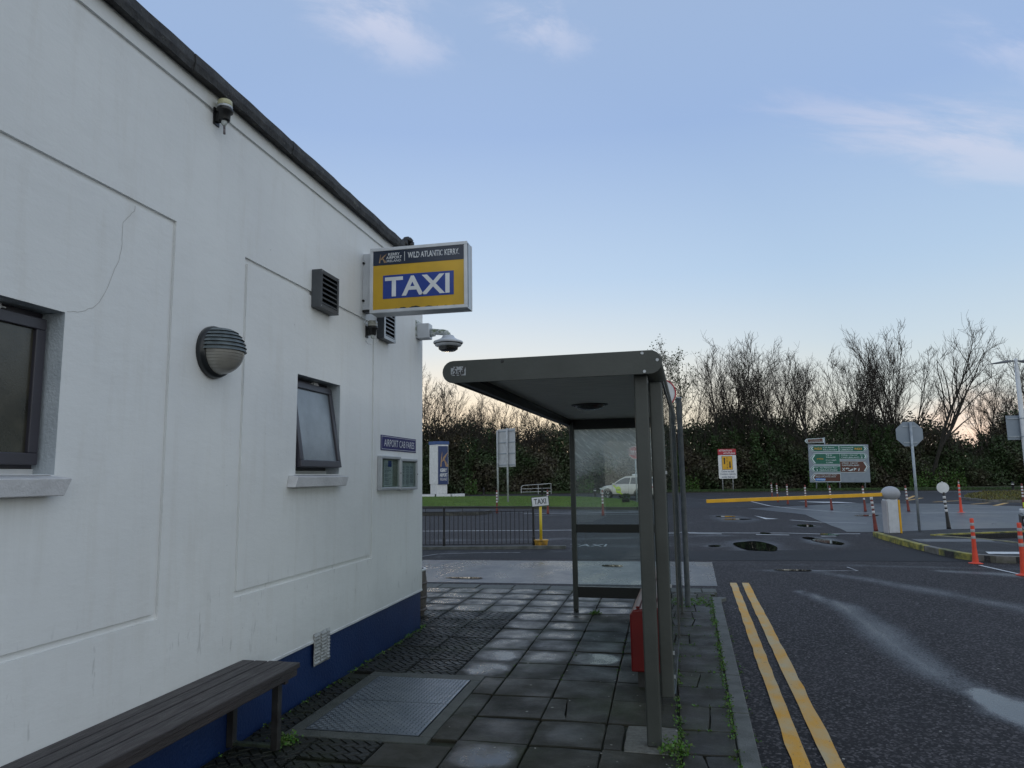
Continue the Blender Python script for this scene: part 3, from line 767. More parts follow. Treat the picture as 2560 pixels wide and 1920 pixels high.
def herringbone_mesh(flip, hx=0.212):
    mb = MB(); h = 0.212; W_, L_ = 0.056, 0.112
    mb.box((-hx, -h, -0.05), (hx, h, -0.007))
    for i in range(-9, 10):
        for j in range(-5, 6):
            for k in (0, 1):
                ox = i * W_ + j * 2 * W_; oy = i * W_ - j * 2 * W_
                if k == 0: r = (ox, oy, ox + L_, oy + W_)
                else: r = (ox, oy + W_, ox + W_, oy + W_ + L_)
                gp = 0.0045
                q = [(r[0] + gp, r[1] + gp), (r[2] - gp, r[1] + gp), (r[2] - gp, r[3] - gp), (r[0] + gp, r[3] - gp)]
                c, s_ = math.cos(R(45 if not flip else -45)), math.sin(R(45 if not flip else -45))
                q = [(x * c - y * s_, x * s_ + y * c) for x, y in q]
                q = clip_poly(q, h - 0.003)
                q = [(x * hx / h, y) for x, y in clip_poly([(x * h / hx, y) for x, y in q], h - 0.003)]
                if len(q) < 3: continue
                n = len(q); cx = sum(p[0] for p in q) / n; cy = sum(p[1] for p in q) / n
                top = [(cx + (x - cx) * 0.9, cy + (y - cy) * 0.9, 0.0) for x, y in q]
                mb.add([(x, y, -0.0068) for x, y in q] + top, [tuple(range(n, 2 * n))] + [(a, (a + 1) % n, n + (a + 1) % n, n + a) for a in range(n)])
    return mb.mesh('herringbone_flag')


HERR = [herringbone_mesh(False), herringbone_mesh(True), herringbone_mesh(False, 0.095)]
for hm in HERR: hm.materials.append(SLABH)
for j in range(len(YL) - 1):
    for i in range(len(XL) - 1):
        x0, x1, y0, y1 = XL[i], XL[i + 1], YL[j], YL[j + 1]
        cx, cy = (x0 + x1) / 2, (y0 + y1) / 2
        if cx < -2.66 and cy < 7.7: continue                     # under the building
        if x0 > -2.7 and x1 < -1.5 and 4.30 < cy < 5.84: continue  # cover frame
        if -1.75 < x0 < -1.73 and 4.43 <= y0 < 5.8:
            slab(-1.475, x1, y0, y1, wet=0.0); continue
        if y1 <= 4.44 and y0 > 3.9 and -2.2 < x0 < -1.5:
            y1 = 4.33
        if x0 > -0.43 and 4.42 < cy < 4.87:                        # round the footing of the post
            slab(-0.42, -0.30, y0, y1); continue
        if cx < -1.74 and cy < 8.5:
            o = link('herringbone_flag', HERR[(i + j) % 2], None, pave)
            o.location = (cx, cy, rnd.uniform(-0.004, 0.002)); o.scale = ((x1 - x0) / 0.434, (y1 - y0) / 0.434, 1)
            o['wet'] = rnd.choice([0.0, 0.0, 0.35]); continue
        wt = 0.0
        if cy > 8.5: wt = 1.9 if cx < -2.1 else (1.4 if cx < -0.4 else 0.8)
        elif -1.74 < cx < -1.30 and cy > 5.8: wt = 1.5
        elif -1.30 < cx < -0.86 and cy > 6.2: wt = 1.2
        elif -1.30 < cx < -0.86 and cy < 4.4: wt = 1.4
        elif -1.30 < cx < -0.42 and 4.43 < cy < 4.9: wt = 0.55
        elif -0.86 < cx < -0.42 and 6.25 < cy < 6.8: wt = 2.4
        elif -0.86 < cx < -0.42 and 5.8 < cy < 7.2: wt = 0.45
        if 9.4 < cy < 9.9 and cx > -0.9: wt = 0.3
        if -1.30 < x0 + 0.01 < -1.2 and 4.43 <= y0 < 4.9:   # a flag cracked in two
            slab(x0, x1, y0, y1, wet=wt)
        elif abs(x0 + 0.86) < 0.01 and 4.8 < y0 < 4.9:
            slab(x0, x1, y0, y1, poly=[(x0, y0), (x0 + 0.16, y0), (x0 + 0.11, y1), (x0, y1)])
            slab(x0, x1, y0, y1, poly=[(x0 + 0.165, y0), (x1, y0), (x1, y1), (x0 + 0.115, y1)])
        else:
            slab(x0, x1, y0, y1, wet=wt)
for yc_ in (4.545, 4.985, 5.425):
    o = link('herringbone_flag', HERR[2], None, pave); o.location = (-2.537, yc_, -0.002); o['wet'] = 0.0
slab(-0.295, 0.03, 4.41, 4.875, CONCL, name='post_footing')
# the strip of flags between shelter and kerb
SY = [1.6, 2.05, 2.5, 2.95, 3.4, 3.95, 4.44, 4.84, 5.32, 5.77, 6.21, 6.71, 7.15, 7.57, 8.0, 8.40, 8.83, 9.27, 9.70, 10.1]
for a, b in zip(SY, SY[1:]):
    xk = lambda y: rd(y, 0.195)[0]
    cr = rnd.random()
    if cr < 0.35:
        t = rnd.uniform(0.3, 0.7); u = rnd.uniform(0.3, 0.7)
        slab(0.04, xk(a), a, b, SLABR, poly=[(0.045, a), (xk(a) * t + 0.03, a), (xk(b) * u + 0.03, b), (0.045, b)])
        slab(0.04, xk(a), a, b, SLABR, poly=[(xk(a) * t + 0.035, a), (xk(a), a), (xk(b), b), (xk(b) * u + 0.035, b)])
    else:
        slab(0.04, xk(a), a, b, SLABR, poly=[(0.045, a), (xk(a), a), (xk(b), b), (0.045, b)], wet=0.5 if 9 < a else 0.0)
# kerbstones
KY = [0.6, 1.5, 2.42, 3.36, 4.28, 5.23, 6.16, 7.12, 8.06, 8.96, 9.9]
for a, b in zip(KY, KY[1:]):
    p = [rd(a + 0.004, 0.200), rd(a + 0.004, 0.310), rd(b - 0.004, 0.310), rd(b - 0.004, 0.200)]
    o = MB().prism(p, -0.13, 0.004 + rnd.uniform(-0.003, 0.004)).build('kerbstone', KERB, pave, bevel=0.008)
o = MB().prism([rd(9.905, 0.20), rd(9.905, 0.31), rd(10.12, 0.335), rd(10.25, 0.40), rd(10.3, 0.30), rd(10.05, 0.22)], -0.13, -0.055).build('kerbstone', KERB, pave, bevel=0.008)
# dropped edge of flags along the wet road
x = -8.0
while x < 0.6:
    wd = rnd.uniform(0.42, 0.62)
    x1 = min(x + wd, 0.66)
    slab(x, x1, 10.27, 10.62, CONCD, name='edge_stone', gap=0.008); x = x1
for x0, x1, y0, y1 in ((0.04, 0.36, 10.1, 10.26), (0.36, 0.62, 10.1, 10.26)): slab(x0, x1, y0, y1, SLABR)

# tread plate covers in a concrete frame
cover = thing('tread_plate_cover', 'steel tread plate access cover in two halves set in the flags beside the bench', 'manhole cover', (-1.95, 5.08, 0))
fr = MB()
fr.box((-0.485, -0.74, -0.05), (0.475, -0.625, -0.001)); fr.box((-0.485, 0.625, -0.05), (0.475, 0.755, -0.001))
fr.box((0.390, -0.625, -0.05), (0.475, 0.625, -0.001)); fr.box((-0.485, -0.625, -0.05), (-0.39, 0.625, -0.001))
fr.build('concrete_frame', CONCD, cover, bevel=0.006)
for k, (y0, y1) in enumerate(((-0.618, 0.006), (0.014, 0.618))):
    pl = MB().box((-0.384, y0, -0.03), (0.384, y1, 0.001)).build('plate', TREAD, cover, bevel=0.002)
    mb = MB(); nx = 25; ny = int((y1 - y0) / 0.0295)
    for i in range(nx):
        for j in range(ny):
            cx = -0.372 + (i + 0.5) * 0.744 / nx; cy = y0 + 0.008 + (j + 0.5) * 0.0293
            a = R(45) if (i + j) % 2 else R(-45)
            ux, uy = math.cos(a), math.sin(a)
            l, h = 0.0125, 0.0035
            P = lambda s, t, z: (cx + ux * s - uy * t, cy + uy * s + ux * t, z)
            mb.add([P(-l, 0, 0.001), P(0, -h, 0.001), P(l, 0, 0.001), P(0, h, 0.001), P(-l * 0.6, 0, 0.004), P(l * 0.6, 0, 0.004)],
                   [(0, 1, 4), (1, 5, 4), (1, 2, 5), (2, 3, 5), (3, 4, 5), (3, 0, 4)])
    o = mb.build('raised_tread', TREAD, pl); o['kind'] = 'stuff'

# ------------------------------------------------------------------ the white building
XW = -2.64; YC = 7.64; TOPZ = 3.99
bld = thing('white_building', 'white rendered flat roofed building with navy blue plinth along the pavement', 'building', (XW, YC, 0))
# everything below in coordinates local to the corner: x' = x - XW, y' = y - YC
def L(x, y, z): return (x - XW, y - YC, z)
GW = 0.034; GD = 0.016; RV = 0.125
W1 = (1.92, 2.685, 1.636, 2.372); W2 = (4.81, 5.53, 1.64, 2.384)
def depth(y, z):
    for a, b, c, d in (W1, W2):
        if a < y < b and c < z < d: return None
    if abs(z - 3.875) < GW / 2: return GD
    for a, b, c, d in ((-1.2, 3.385, 0.897, 3.045), (4.10, 6.225, 0.892, 3.047)):
        h = GW / 2
        if a - h < y < b + h and c - h < z < d + h and not (a + h < y < b - h and c + h < z < d - h): return GD
    return 0.0
ys = sorted({-4.0, YC, -1.2 - GW / 2, -1.2 + GW / 2, 3.385 - GW / 2, 3.385 + GW / 2, 4.10 - GW / 2, 4.10 + GW / 2, 6.225 - GW / 2, 6.225 + GW / 2, W1[0], W1[1], W2[0], W2[1]})
zs = sorted({0.372, TOPZ, 3.875 - GW / 2, 3.875 + GW / 2, 0.897 - GW / 2, 0.897 + GW / 2, 3.045 - GW / 2, 3.045 + GW / 2, 0.892 - GW / 2, 3.047 + GW / 2, W1[2], W1[3], W2[2], W2[3]})
mb = MB(); rvs = [MB(), MB()]
D = [[depth((a + b) / 2, (c + d) / 2) for c, d in zip(zs, zs[1:])] for a, b in zip(ys, ys[1:])]
for i in range(len(ys) - 1):
    for j in range(len(zs) - 1):
        d = D[i][j]; y0, y1, z0, z1 = ys[i], ys[i + 1], zs[j], zs[j + 1]
        if d is not None:
            x = XW - d; mb.quad(L(x, y0, z0), L(x, y1, z0), L(x, y1, z1), L(x, y0, z1))
        for di, dj in ((1, 0), (0, 1)):
            ii, jj = i + di, j + dj
            if ii >= len(ys) - 1 or jj >= len(zs) - 1: continue
            e = D[ii][jj]
            if e == d: continue
            dd = RV if d is None else d; ee = RV if e is None else e
            rv = rvs[0 if (y0 + y1) / 2 < 3.2 else 1]
            tgt = rv if (d is None or e is None) else mb
            if di: tgt.quad(L(XW - dd, y1, z0), L(XW - ee, y1, z0), L(XW - ee, y1, z1), L(XW - dd, y1, z1))
            else: tgt.quad(L(XW - dd, y0, z1), L(XW - dd, y1, z1), L(XW - ee, y1, z1), L(XW - ee, y0, z1))
# far end wall, back and top, drip under the render
mb.quad(L(XW, YC, 0.372), L(-14, YC, 0.372), L(-14, YC, TOPZ), L(XW, YC, TOPZ))
mb.quad(L(-14, YC, 0.372), L(-14, -4, 0.372), L(-14, -4, TOPZ), L(-14, YC, TOPZ))
mb.quad(L(XW, -4, 0.372), L(-14, -4, 0.372), L(-14, -4, TOPZ), L(XW, -4, TOPZ))
mb.quad(L(XW, -4, 0.372), L(XW, YC, 0.372), L(XW - 0.05, YC, 0.372), L(XW - 0.05, -4, 0.372))
mb.build('wall', WALL, bld)
for rv in rvs: rv.build('window_reveal', REVEAL, bld)
MB().prism([(0.006, -11.64), (0.006, 0.002), (-0.03, 0.002), (-0.03, -11.64)], 0.372, 0.392).build('drip_bead', WHITEP, bld, bevel=0.003)
MB().box(L(-13.98, -3.98, -0.12), L(XW - 0.014, YC - 0.014, 0.37)).build('plinth', NAVY, bld)
MB().box(L(-13.9, -3.9, TOPZ), L(XW + 0.02, YC - 0.01, TOPZ + 0.05)).build('roof', FELT, bld)
# capping of felt lengths, each a little out of line
y = -4.0; k = 0
while y < YC:
    y1 = min(y + rnd.uniform(0.75, 1.25), YC + 0.05)
    dz = rnd.uniform(-0.004, 0.006); dx = rnd.uniform(-0.004, 0.006)
    c = MB()
    n = 6; vs = []
    for t in range(n + 1):
        yy = y + (y1 - y) * t / n
        wv = rnd.uniform(-0.005, 0.005)
        prof = [(-0.02, 0.0), (0.055 + dx + wv, -0.012 + wv), (0.066 + dx + wv, 0.03), (0.060 + dx, 0.092 + dz + wv), (0.02, 0.108 + dz), (-0.15, 0.112)]
        vs += [(px, yy - YC, TOPZ + 0.003 + pz) for px, pz in prof]
    c.add(vs, [(t * 6 + q, t * 6 + q + 1, (t + 1) * 6 + q + 1, (t + 1) * 6 + q) for t in range(n) for q in range(5)] + [tuple(range(6)), tuple(range(n * 6, n * 6 + 6))])
    c.build('roof_capping', FELT, bld)
    y = y1 + 0.002; k += 1
pp = MB()
pp.path([L(-2.60, 6.93, 4.05), L(-2.60, 6.955, 4.125), L(-2.575, 6.99, 4.14), L(-2.56, 7.02, 4.12), L(-2.56, 7.03, 4.06)], 0.036)
pp.build('vent_pipe', BLACK, bld, smooth=True)
# hairline crack
cr = [(3.077, 3.03), (3.075, 3.0), (3.0, 2.912), (3.003, 2.80), (2.985, 2.70), (2.955, 2.634), (2.935, 2.58), (2.913, 2.528), (2.88, 2.47), (2.84, 2.429), (2.77, 2.395), (2.692, 2.377)]
mb = MB()
for (a, b), (c, d) in zip(cr, cr[1:]):
    k = max(2, int(math.hypot(c - a, d - b) / 0.02)); pts = []
    for t in range(k + 1):
        pts.append((a + (c - a) * t / k + rnd.uniform(-0.003, 0.003) * (0 < t < k), b + (d - b) * t / k + rnd.uniform(-0.003, 0.003) * (0 < t < k)))
    for p, q in zip(pts, pts[1:]):
        dv = Vector((q[0] - p[0], q[1] - p[1])).normalized(); ny, nz = -dv.y * 0.0011, dv.x * 0.0011
        mb.quad(L(XW + 0.0012, p[0] - ny, p[1] - nz), L(XW + 0.0012, q[0] - ny, q[1] - nz), L(XW + 0.0012, q[0] + ny, q[1] + nz), L(XW + 0.0012, p[0] + ny, p[1] + nz))
mb.build('hairline_crack', mat('crack_dark', (0.44, 0.43, 0.41), 0.8), bld)

# windows
def window(W, sash_open, glass):
    y0, y1, z0, z1 = W; xf = XW - RV
    f = MB(); t = 0.045
    for a, b in (((xf - 0.05, y0, z0 + 0.03), (xf + 0.004, y1, z0 + 0.03 + t)), ((xf - 0.05, y0, z1 - t), (xf + 0.004, y1, z1)),
                 ((xf - 0.05, y0, z0 + 0.03 + t), (xf + 0.004, y0 + t, z1 - t)), ((xf - 0.05, y1 - t, z0 + 0.03 + t), (xf + 0.004, y1, z1 - t))):
        f.box(L(*a), L(*b))
    win = f.build('window', DARKFRAME, bld, bevel=0.003)
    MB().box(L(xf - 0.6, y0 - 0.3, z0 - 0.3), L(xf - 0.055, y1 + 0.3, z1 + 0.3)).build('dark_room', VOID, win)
    MB().box(L(xf - 0.03, y0, z0 - 0.01), L(xf + 0.012, y1, z0 + 0.028)).build('sill_strip', WHITEP, win, bevel=0.002)
    MB().box(L(xf + 0.006, (y0 + y1) / 2 + 0.08, z1 - 0.04), L(xf + 0.03, (y0 + y1) / 2 + 0.15, z1 - 0.005)).box(L(xf + 0.006, (y0 + y1) / 2 + 0.05, z1 - 0.022), L(xf + 0.022, (y0 + y1) / 2 + 0.18, z1 - 0.015)).build('vent_catch', WHITEP, win, bevel=0.002)
    s = MB(); hh = z1 - z0 - 0.03 - 0.05; ww = y1 - y0 - 0.045
    s.frame(-ww / 2, ww / 2, -hh, 0, 0.052, -0.045, 0)
    so = s.build('sash', DARKFRAME, win, bevel=0.004)
    so.location = L(xf + 0.010, (y0 + y1) / 2, z1 - 0.035)
    so.rotation_euler = (0, 0, R(90))
    g = MB().box((-ww / 2 + 0.05, -0.028, -hh + 0.05), (ww / 2 - 0.05, -0.018, -0.05)).build('pane', glass, so)
    if sash_open:
        so.matrix_local = Matrix.Translation(Vector(L(xf + 0.012, (y0 + y1) / 2, z1 - 0.04))) @ Matrix.Rotation(-sash_open, 4, 'Y') @ Matrix.Rotation(R(90), 4, 'Z')
    return win
window(W1, 0, DARKGLASS)
window(W2, R(9.2), FROST)
for y0, y1, z1, z0 in ((1.80, 2.71, 1.632, 1.545), (4.69, 5.565, 1.632, 1.545)):
    s = MB()
    # slanted ends as in the photo
    A = [L(XW + 0.001, y0 + 0.02, z1), L(XW + 0.001, y1 - 0.02, z1), L(XW + 0.001, y1 - 0.05, z0), L(XW + 0.001, y0 - 0.0, z0)]
    B = [L(XW + 0.075, y0 + 0.03, z1 - 0.012), L(XW + 0.075, y1, z1 - 0.012), L(XW + 0.068, y1 - 0.03, z0), L(XW + 0.068, y0 - 0.0, z0)]
    s.add(A + B, [(0, 1, 2, 3), (4, 5, 6, 7), (0, 1, 5, 4), (1, 2, 6, 5), (2, 3, 7, 6), (3, 0, 4, 7)])
    s.box(L(XW - RV + 0.012, y0 + 0.1, z1 - 0.03), L(XW + 0.0, y1 - 0.04, z1 + 0.006))
    s.build('window_sill', SILL, bld, bevel=0.004)

# ------------------------------------------------------------------ things on the wall
lamp = thing('wall_lamp', 'round half-lidded bulkhead lamp with grey slatted cowl on the white wall', 'wall lamp', (XW, 3.775, 2.37))
MB().lathe([(0.0, 0.0), (0.158, 0.0), (0.160, 0.02), (0.150, 0.048), (0.128, 0.052), (0.124, 0.04)], axis='x', n=40).build('back_ring', LAMPBLACK, lamp, smooth=True)
dome = [(0.136 * math.cos(t), 0.045 + 0.145 * math.sin(t) ** 0.9) for t in [i * math.pi / 2 / 12 for i in range(13)]]
MB().lathe(dome, axis='x', n=44).build('ribbed_glass', DIFFUSER, lamp, smooth=True)
ribs = MB()
for zz in [-0.018 * k for k in range(1, 7)]:
    r = math.sqrt(max(0, 0.136 ** 2 - zz ** 2)); dx = 0.145 * math.sqrt(max(0, 1 - (zz / 0.136) ** 2))
    pts = [(0.045 + (dx + 0.001) * math.sin(t) ** 0.95, (r + 0.001) * math.cos(t), zz) for t in [math.pi * i / 20 for i in range(21)]]
    ribs.path(pts, 0.0012, n=4)
ribs.build('glass_rib', mat('rib_shadow', (0.17, 0.16, 0.14), 0.3), lamp)
for k in range(6):
    zb = 0.000 + k * 0.0235; zt = zb + 0.020
    def ring(zc, grow):
        s = min(0.985, (zc - 0.004) / 0.152); kk = math.sqrt(max(0.03, 1 - s * s))
        return [(0.045 + (0.150 * kk + grow) * math.sin(t), (0.143 * kk + grow) * math.cos(t), zc) for t in [math.pi * i / 22 for i in range(23)]]
    lo, hi = ring(zb, 0.011), ring(zt, 0.000)
    n = len(lo); c = MB()
    inner = [(0.045 + (x - 0.045) * 0.93, y * 0.93, z + 0.001) for x, y, z in lo]
    c.add(lo + hi + inner, [(i, i + 1, n + i + 1, n + i) for i in range(n - 1)] + [(i, i + 1, 2 * n + i + 1, 2 * n + i) for i in range(n - 1)])
    if k == 5: c.quad(*hi)
    c.build('cowl_slat', LAMPGREY, lamp, smooth=False)

def wall_vent(y0, y1, z0, z1, label, face):
    v = thing('wall_vent', label, 'vent', (XW, (y0 + y1) / 2, (z0 + z1) / 2), group='louvred vents on the white wall')
    hy, hz = (y1 - y0) / 2, (z1 - z0) / 2; d = 0.075
    c = MB(); t = 0.008
    c.box((0, -hy, -hz), (d, -hy + t, hz)); c.box((0, hy - t, -hz), (d, hy, hz))
    c.box((0, -hy + t, -hz), (d, hy - t, -hz + t)); c.box((0, -hy + t, hz - t), (d, hy - t, hz))
    c.build('casing', VENTGREY, v, bevel=0.003)
    f = MB(); b = 0.03
    f.box((d, -hy, -hz), (d + 0.005, hy, -hz + b)); f.box((d, -hy, hz - b), (d + 0.005, hy, hz))
    f.box((d, -hy, -hz + b), (d + 0.005, -hy + b, hz - b)); f.box((d, hy - b, -hz + b), (d + 0.005, hy, hz - b))
    f.build('front_frame', face, v)
    MB().box((0.001, -hy + 0.01, -hz + 0.01), (0.006, hy - 0.01, hz - 0.01)).build('back', VOID, v)
    n = 6; step = (2 * hz - 2 * b) / n
    for i in range(n):
        zc = -hz + b + step * (i + 0.5)
        s = MB(); s.add([(d + 0.003, -hy + b, zc - step * 0.35), (d + 0.003, hy - b, zc - step * 0.35), (d - 0.035, hy - b, zc + step * 0.42), (d - 0.035, -hy + b, zc + step * 0.42),
                         (d + 0.003, -hy + b, zc - step * 0.18), (d + 0.003, hy - b, zc - step * 0.18), (d - 0.032, hy - b, zc + step * 0.55), (d - 0.032, -hy + b, zc + step * 0.55)],
                        [(0, 1, 2, 3), (4, 5, 6, 7), (0, 1, 5, 4), (2, 3, 7, 6)])
        s.build('slat', VENTGREY if face is VENTGREY else VENTEDGE, v)
    for sy in (-1, 1):
        for sz in (-1, 1):
            MB().tube((d + 0.005, sy * (hy - 0.014), sz * (hz - 0.014)), (d + 0.008, sy * (hy - 0.014), sz * (hz - 0.014)), 0.004, n=8).build('screw', ALU, v)
    return v
wall_vent(4.99, 5.31, 2.935, 3.240, 'grey louvred vent box on the wall left of the hanging TAXI sign', VENTGREY)
wall_vent(6.30, 6.60, 2.935, 3.235, 'grey louvred vent box with a pale front edge just under the hanging TAXI sign', ALU)

# vent grille over the plinth
gr = thing('vent_grille', 'battered pressed metal louvre grille over the top of the blue plinth', 'vent grille', (XW, 5.27, 0.318))
hy, hz = 0.135, 0.118
def gx_(y, z): return 0.010 + 0.003 * math.sin(y * 30 + z * 9) + 0.0025 * math.sin(z * 40 + 1)
mb = MB(); N = 10; M_ = 12; vs = []
for i in range(N + 1):
    for j in range(M_ + 1):
        y = -hy + 2 * hy * i / N + 0.003 * math.sin(j * 0.8) * (i in (0, N)); z = -hz + 2 * hz * j / M_ + 0.002 * math.sin(i * 1.1) * (j in (0, M_))
        vs.append((gx_(y, z), y, z))
mb.add(vs, [(i * (M_ + 1) + j, (i + 1) * (M_ + 1) + j, (i + 1) * (M_ + 1) + j + 1, i * (M_ + 1) + j + 1) for i in range(N) for j in range(M_)])
GRILLEM = mat('battered_grille', (0.46, 0.46, 0.45), 0.45, 0.1, col2=(0.24, 0.24, 0.23), nscale=24)
o = mb.build('plate', GRILLEM, gr, smooth=True)
sl = o.modifiers.new('thick', 'SOLIDIFY'); sl.thickness = 0.003
for c0, c1 in ((-0.125, -0.04), (-0.022, 0.062), (0.078, 0.122)):
    for k in range(9):
        z = -0.10 + k * 0.0245
        x = gx_((c0 + c1) / 2, z)
        MB().add([(x + 0.001, c0, z + 0.012), (x + 0.001, c1, z + 0.012), (x + 0.009, c1, z), (x + 0.009, c0, z), (x + 0.001, c0, z - 0.002), (x + 0.001, c1, z - 0.002)],
                 [(0, 1, 2, 3), (3, 2, 5, 4), (0, 3, 4), (1, 5, 2)]).build('louvre', GRILLEM, gr)

# photocell / beacon lamps
def beacon(x, y, z, label, lens, with_cable):
    b = thing('beacon_lamp', label, 'beacon lamp', (x, y, z))
    MB().lathe([(0.0, 0.106), (0.038, 0.105), (0.043, 0.100), (0.0445, 0.070), (0.040, 0.066)], n=28).build('lens', lens, b, smooth=True)
    MB().lathe([(0.0435, 0.070), (0.046, 0.066), (0.046, 0.052), (0.042, 0.050)], n=28).build('clear_collar', LENS if with_cable else ALU, b, smooth=True)
    MB().lathe([(0.046, 0.054), (0.050, 0.046), (0.050, 0.030), (0.036, 0.022), (0.034, -0.020), (0.030, -0.028), (0.0, -0.028)], n=28).build('base', BLACK, b, smooth=True)
    MB().box((-0.056, -0.016, -0.030), (-0.030, 0.016, 0.03)).box((-0.060, -0.03, -0.05), (-0.053, 0.03, 0.06)).build('bracket', BLACK, b, bevel=0.002)
    MB().lathe([(0.017, -0.024), (0.018, -0.044), (0.012, -0.054), (0.009, -0.06)], n=14).build('cable_gland', GREENISH, b, smooth=True)
    if with_cable:
        pts = [(-0.062 + 0.0 * t, -0.02, 0.12 - 0.03 * t) for t in range(0, 8)]
        pts += [(0.0 - 0.055 * math.cos(a), -0.02 + 0.02 * (a / math.pi), -0.075 - 0.045 * math.sin(a)) for a in [math.pi * i / 12 for i in range(13)]]
        MB().path(pts[:8] + [(-0.058, -0.02, -0.07)] + pts[9:] + [(0.012, 0, -0.06)], 0.0035, n=6).build('cable', WHITEP, b, smooth=True)
    else:
        MB().path([(0, 0, -0.05), (0.0, 0.004, -0.08), (-0.002, 0.008, -0.11)], 0.007, n=8).build('cable', mat('grey_cable', (0.2, 0.18, 0.19), 0.5), b, smooth=True)
beacon(-2.580, 3.715, 3.845, 'small beacon lamp with a cream lens under the roof edge', CREAM, False)
beacon(-2.580, 6.06, 2.945, 'small clear beacon lamp with a looped white cable below the hanging TAXI sign', LENS, True)

# cctv dome camera
cc = thing('security_camera', 'white dome security camera on a mossy bracket at the building corner', 'security camera', (XW, 7.42, 3.25))
MB().box((0, -0.02, -0.10), (0.008, 0.17, 0.105)).build('wall_plate', GREENISH, cc, bevel=0.003)
MB().box((0.008, 0.0, -0.105), (0.150, 0.13, 0.065)).build('junction_box', ALUWHITE, cc, bevel=0.008)
arm = MB(); prof = []
pts = [(0.150, 0.065, -0.02), (0.22, 0.065, -0.03), (0.30, 0.065, -0.04), (0.345, 0.065, -0.055), (0.355, 0.065, -0.085)]
for a, b in zip(pts, pts[1:]): arm.tube(a, b, 0.034, n=16)
arm.tube((0.15, 0.065, -0.055), (0.20, 0.065, -0.05), 0.03, n=12)
arm.build('arm', GREENISH, cc, smooth=True)
MB().lathe([(0.0, 0.03), (0.060, 0.03), (0.078, 0.0), (0.120, -0.022), (0.162, -0.038), (0.168, -0.052), (0.160, -0.062)], c=(0.355, 0.065, -0.11), n=36).build('housing', ALUWHITE, cc, smooth=True)
MB().lathe([(0.158, -0.060), (0.150, -0.072), (0.138, -0.072)], c=(0.355, 0.065, -0.11), n=36).build('dark_seam', BLACK, cc, smooth=True)
MB().lathe([(0.150, -0.070), (0.146, -0.084), (0.118, -0.096), (0.110, -0.096)], c=(0.355, 0.065, -0.11), n=36).build('lower_ring', ALUWHITE, cc, smooth=True)
MB().lathe([(0.112, -0.092), (0.106, -0.125), (0.080, -0.142), (0.0, -0.148)], c=(0.355, 0.065, -0.11), n=36).build('dome', mat('smoked_dome', (0.03, 0.03, 0.03), 0.08, spec=0.9), cc, smooth=True)
for zz in (-0.075, 0.075): MB().tube((0.008, 0.0, zz), (0.014, 0.0, zz), 0.008, n=8).build('bolt', BLACK, cc)

# hanging TAXI box sign
sg = thing('taxi_box_sign', 'projecting box sign with white TAXI on blue and yellow, fixed to the white wall', 'sign', (XW, 5.96, 3.08))
MB().box((0.0, 0.0, 0.055), (0.072, 0.09, 0.585)).build('wall_bracket', ALUWHITE, sg, bevel=0.004)
MB().box((0.0, -0.002, 0.035), (0.074, 0.094, 0.054)).build('bracket_foot', BLACK, sg, bevel=0.003)
for zz in (0.14, 0.495): MB().tube((0.012, -0.014, zz), (0.012, 0.002, zz), 0.011, n=8).build('bolt', BLACK, sg)
bx = thing('tmp', 'x', 'x'); bpy.data.objects.remove(bx)
X0, X1, Z0, Z1, YF, YB = 0.100, 1.018, 0.0, 0.605, -0.072, 0.105
MB().box((X0 + 0.003, YF + 0.012, Z0 + 0.003), (X1 - 0.003, YB - 0.012, Z1 - 0.003)).build('box_body', ALU, sg)
MB().frame(X0, X1, Z0, Z1, 0.030, YF, YF + 0.022).build('front_frame', ALUWHITE, sg, bevel=0.003)
MB().frame(X0, X1, Z0, Z1, 0.030, YB - 0.022, YB).build('rear_frame', ALUWHITE, sg, bevel=0.003)
MB().box((X1 - 0.004, YF + 0.03, Z0 + 0.01), (X1 + 0.002, YF + 0.034, Z1 - 0.01)).build('side_seam', BLACK, sg)
yy = YF + 0.009
MB().box((X0 + 0.028, yy, Z0 + 0.028), (X1 - 0.028, yy + 0.004, Z1 - 0.028)).build('yellow_panel', SIGNYEL, sg)
MB().box((X0 + 0.0285, yy - 0.002, 0.442), (X1 - 0.0285, yy - 0.0005, Z1 - 0.0285)).build('navy_panel', SIGNNAVY, sg)
MB().box((0.128 + 0.098, yy - 0.002, 0.127), (0.128 + 0.765, yy - 0.0005, 0.345)).build('blue_panel', SIGNBLUE, sg)
text('TAXI', 0.245, 0.855, 0.145, 0.326, yy - 0.003, LETTER, sg, bold=0.022)
text('KERRY', 0.275, 0.385, 0.527, 0.552, yy - 0.003, LETTER, sg, bold=0.008)
text('AIRPORT', 0.255, 0.405, 0.496, 0.521, yy - 0.003, LETTER, sg, bold=0.008)
text('IRELAND', 0.262, 0.398, 0.467, 0.488, yy - 0.003, LETTER, sg)
text('WILD ATLANTIC KERRY.', 0.462, 0.945, 0.490, 0.546, yy - 0.003, LETTERW, sg, bold=0.02)
MB().box((0.430, yy - 0.004, 0.468), (0.4335, yy - 0.002, 0.556)).build('divider', LETTER, sg)
def kmark(parent, x, z, s, y):
    """two swept strokes forming the gold emblem"""
    k = MB()
    def stroke(pts): k.quad(*[(x + a * s, y, z + b * s) for a, b in pts])
    stroke([(0.0, 0.0), (0.14, 0.0), (0.20, 0.55), (0.22, 1.0), (0.14, 0.75)])
    stroke([(0.18, 0.30), (0.34, 0.62), (0.92, 1.0), (0.62, 0.66), (0.42, 0.42)])
    stroke([(0.38, 0.46), (0.50, 0.25), (0.60, 0.0), (0.76, 0.0), (0.58, 0.34), (0.44, 0.58)])
    stroke([(0.78, 0.0), (0.92, 0.0), (0.70, 0.28), (0.62, 0.38)])
    return k.build('emblem', GOLD, parent)
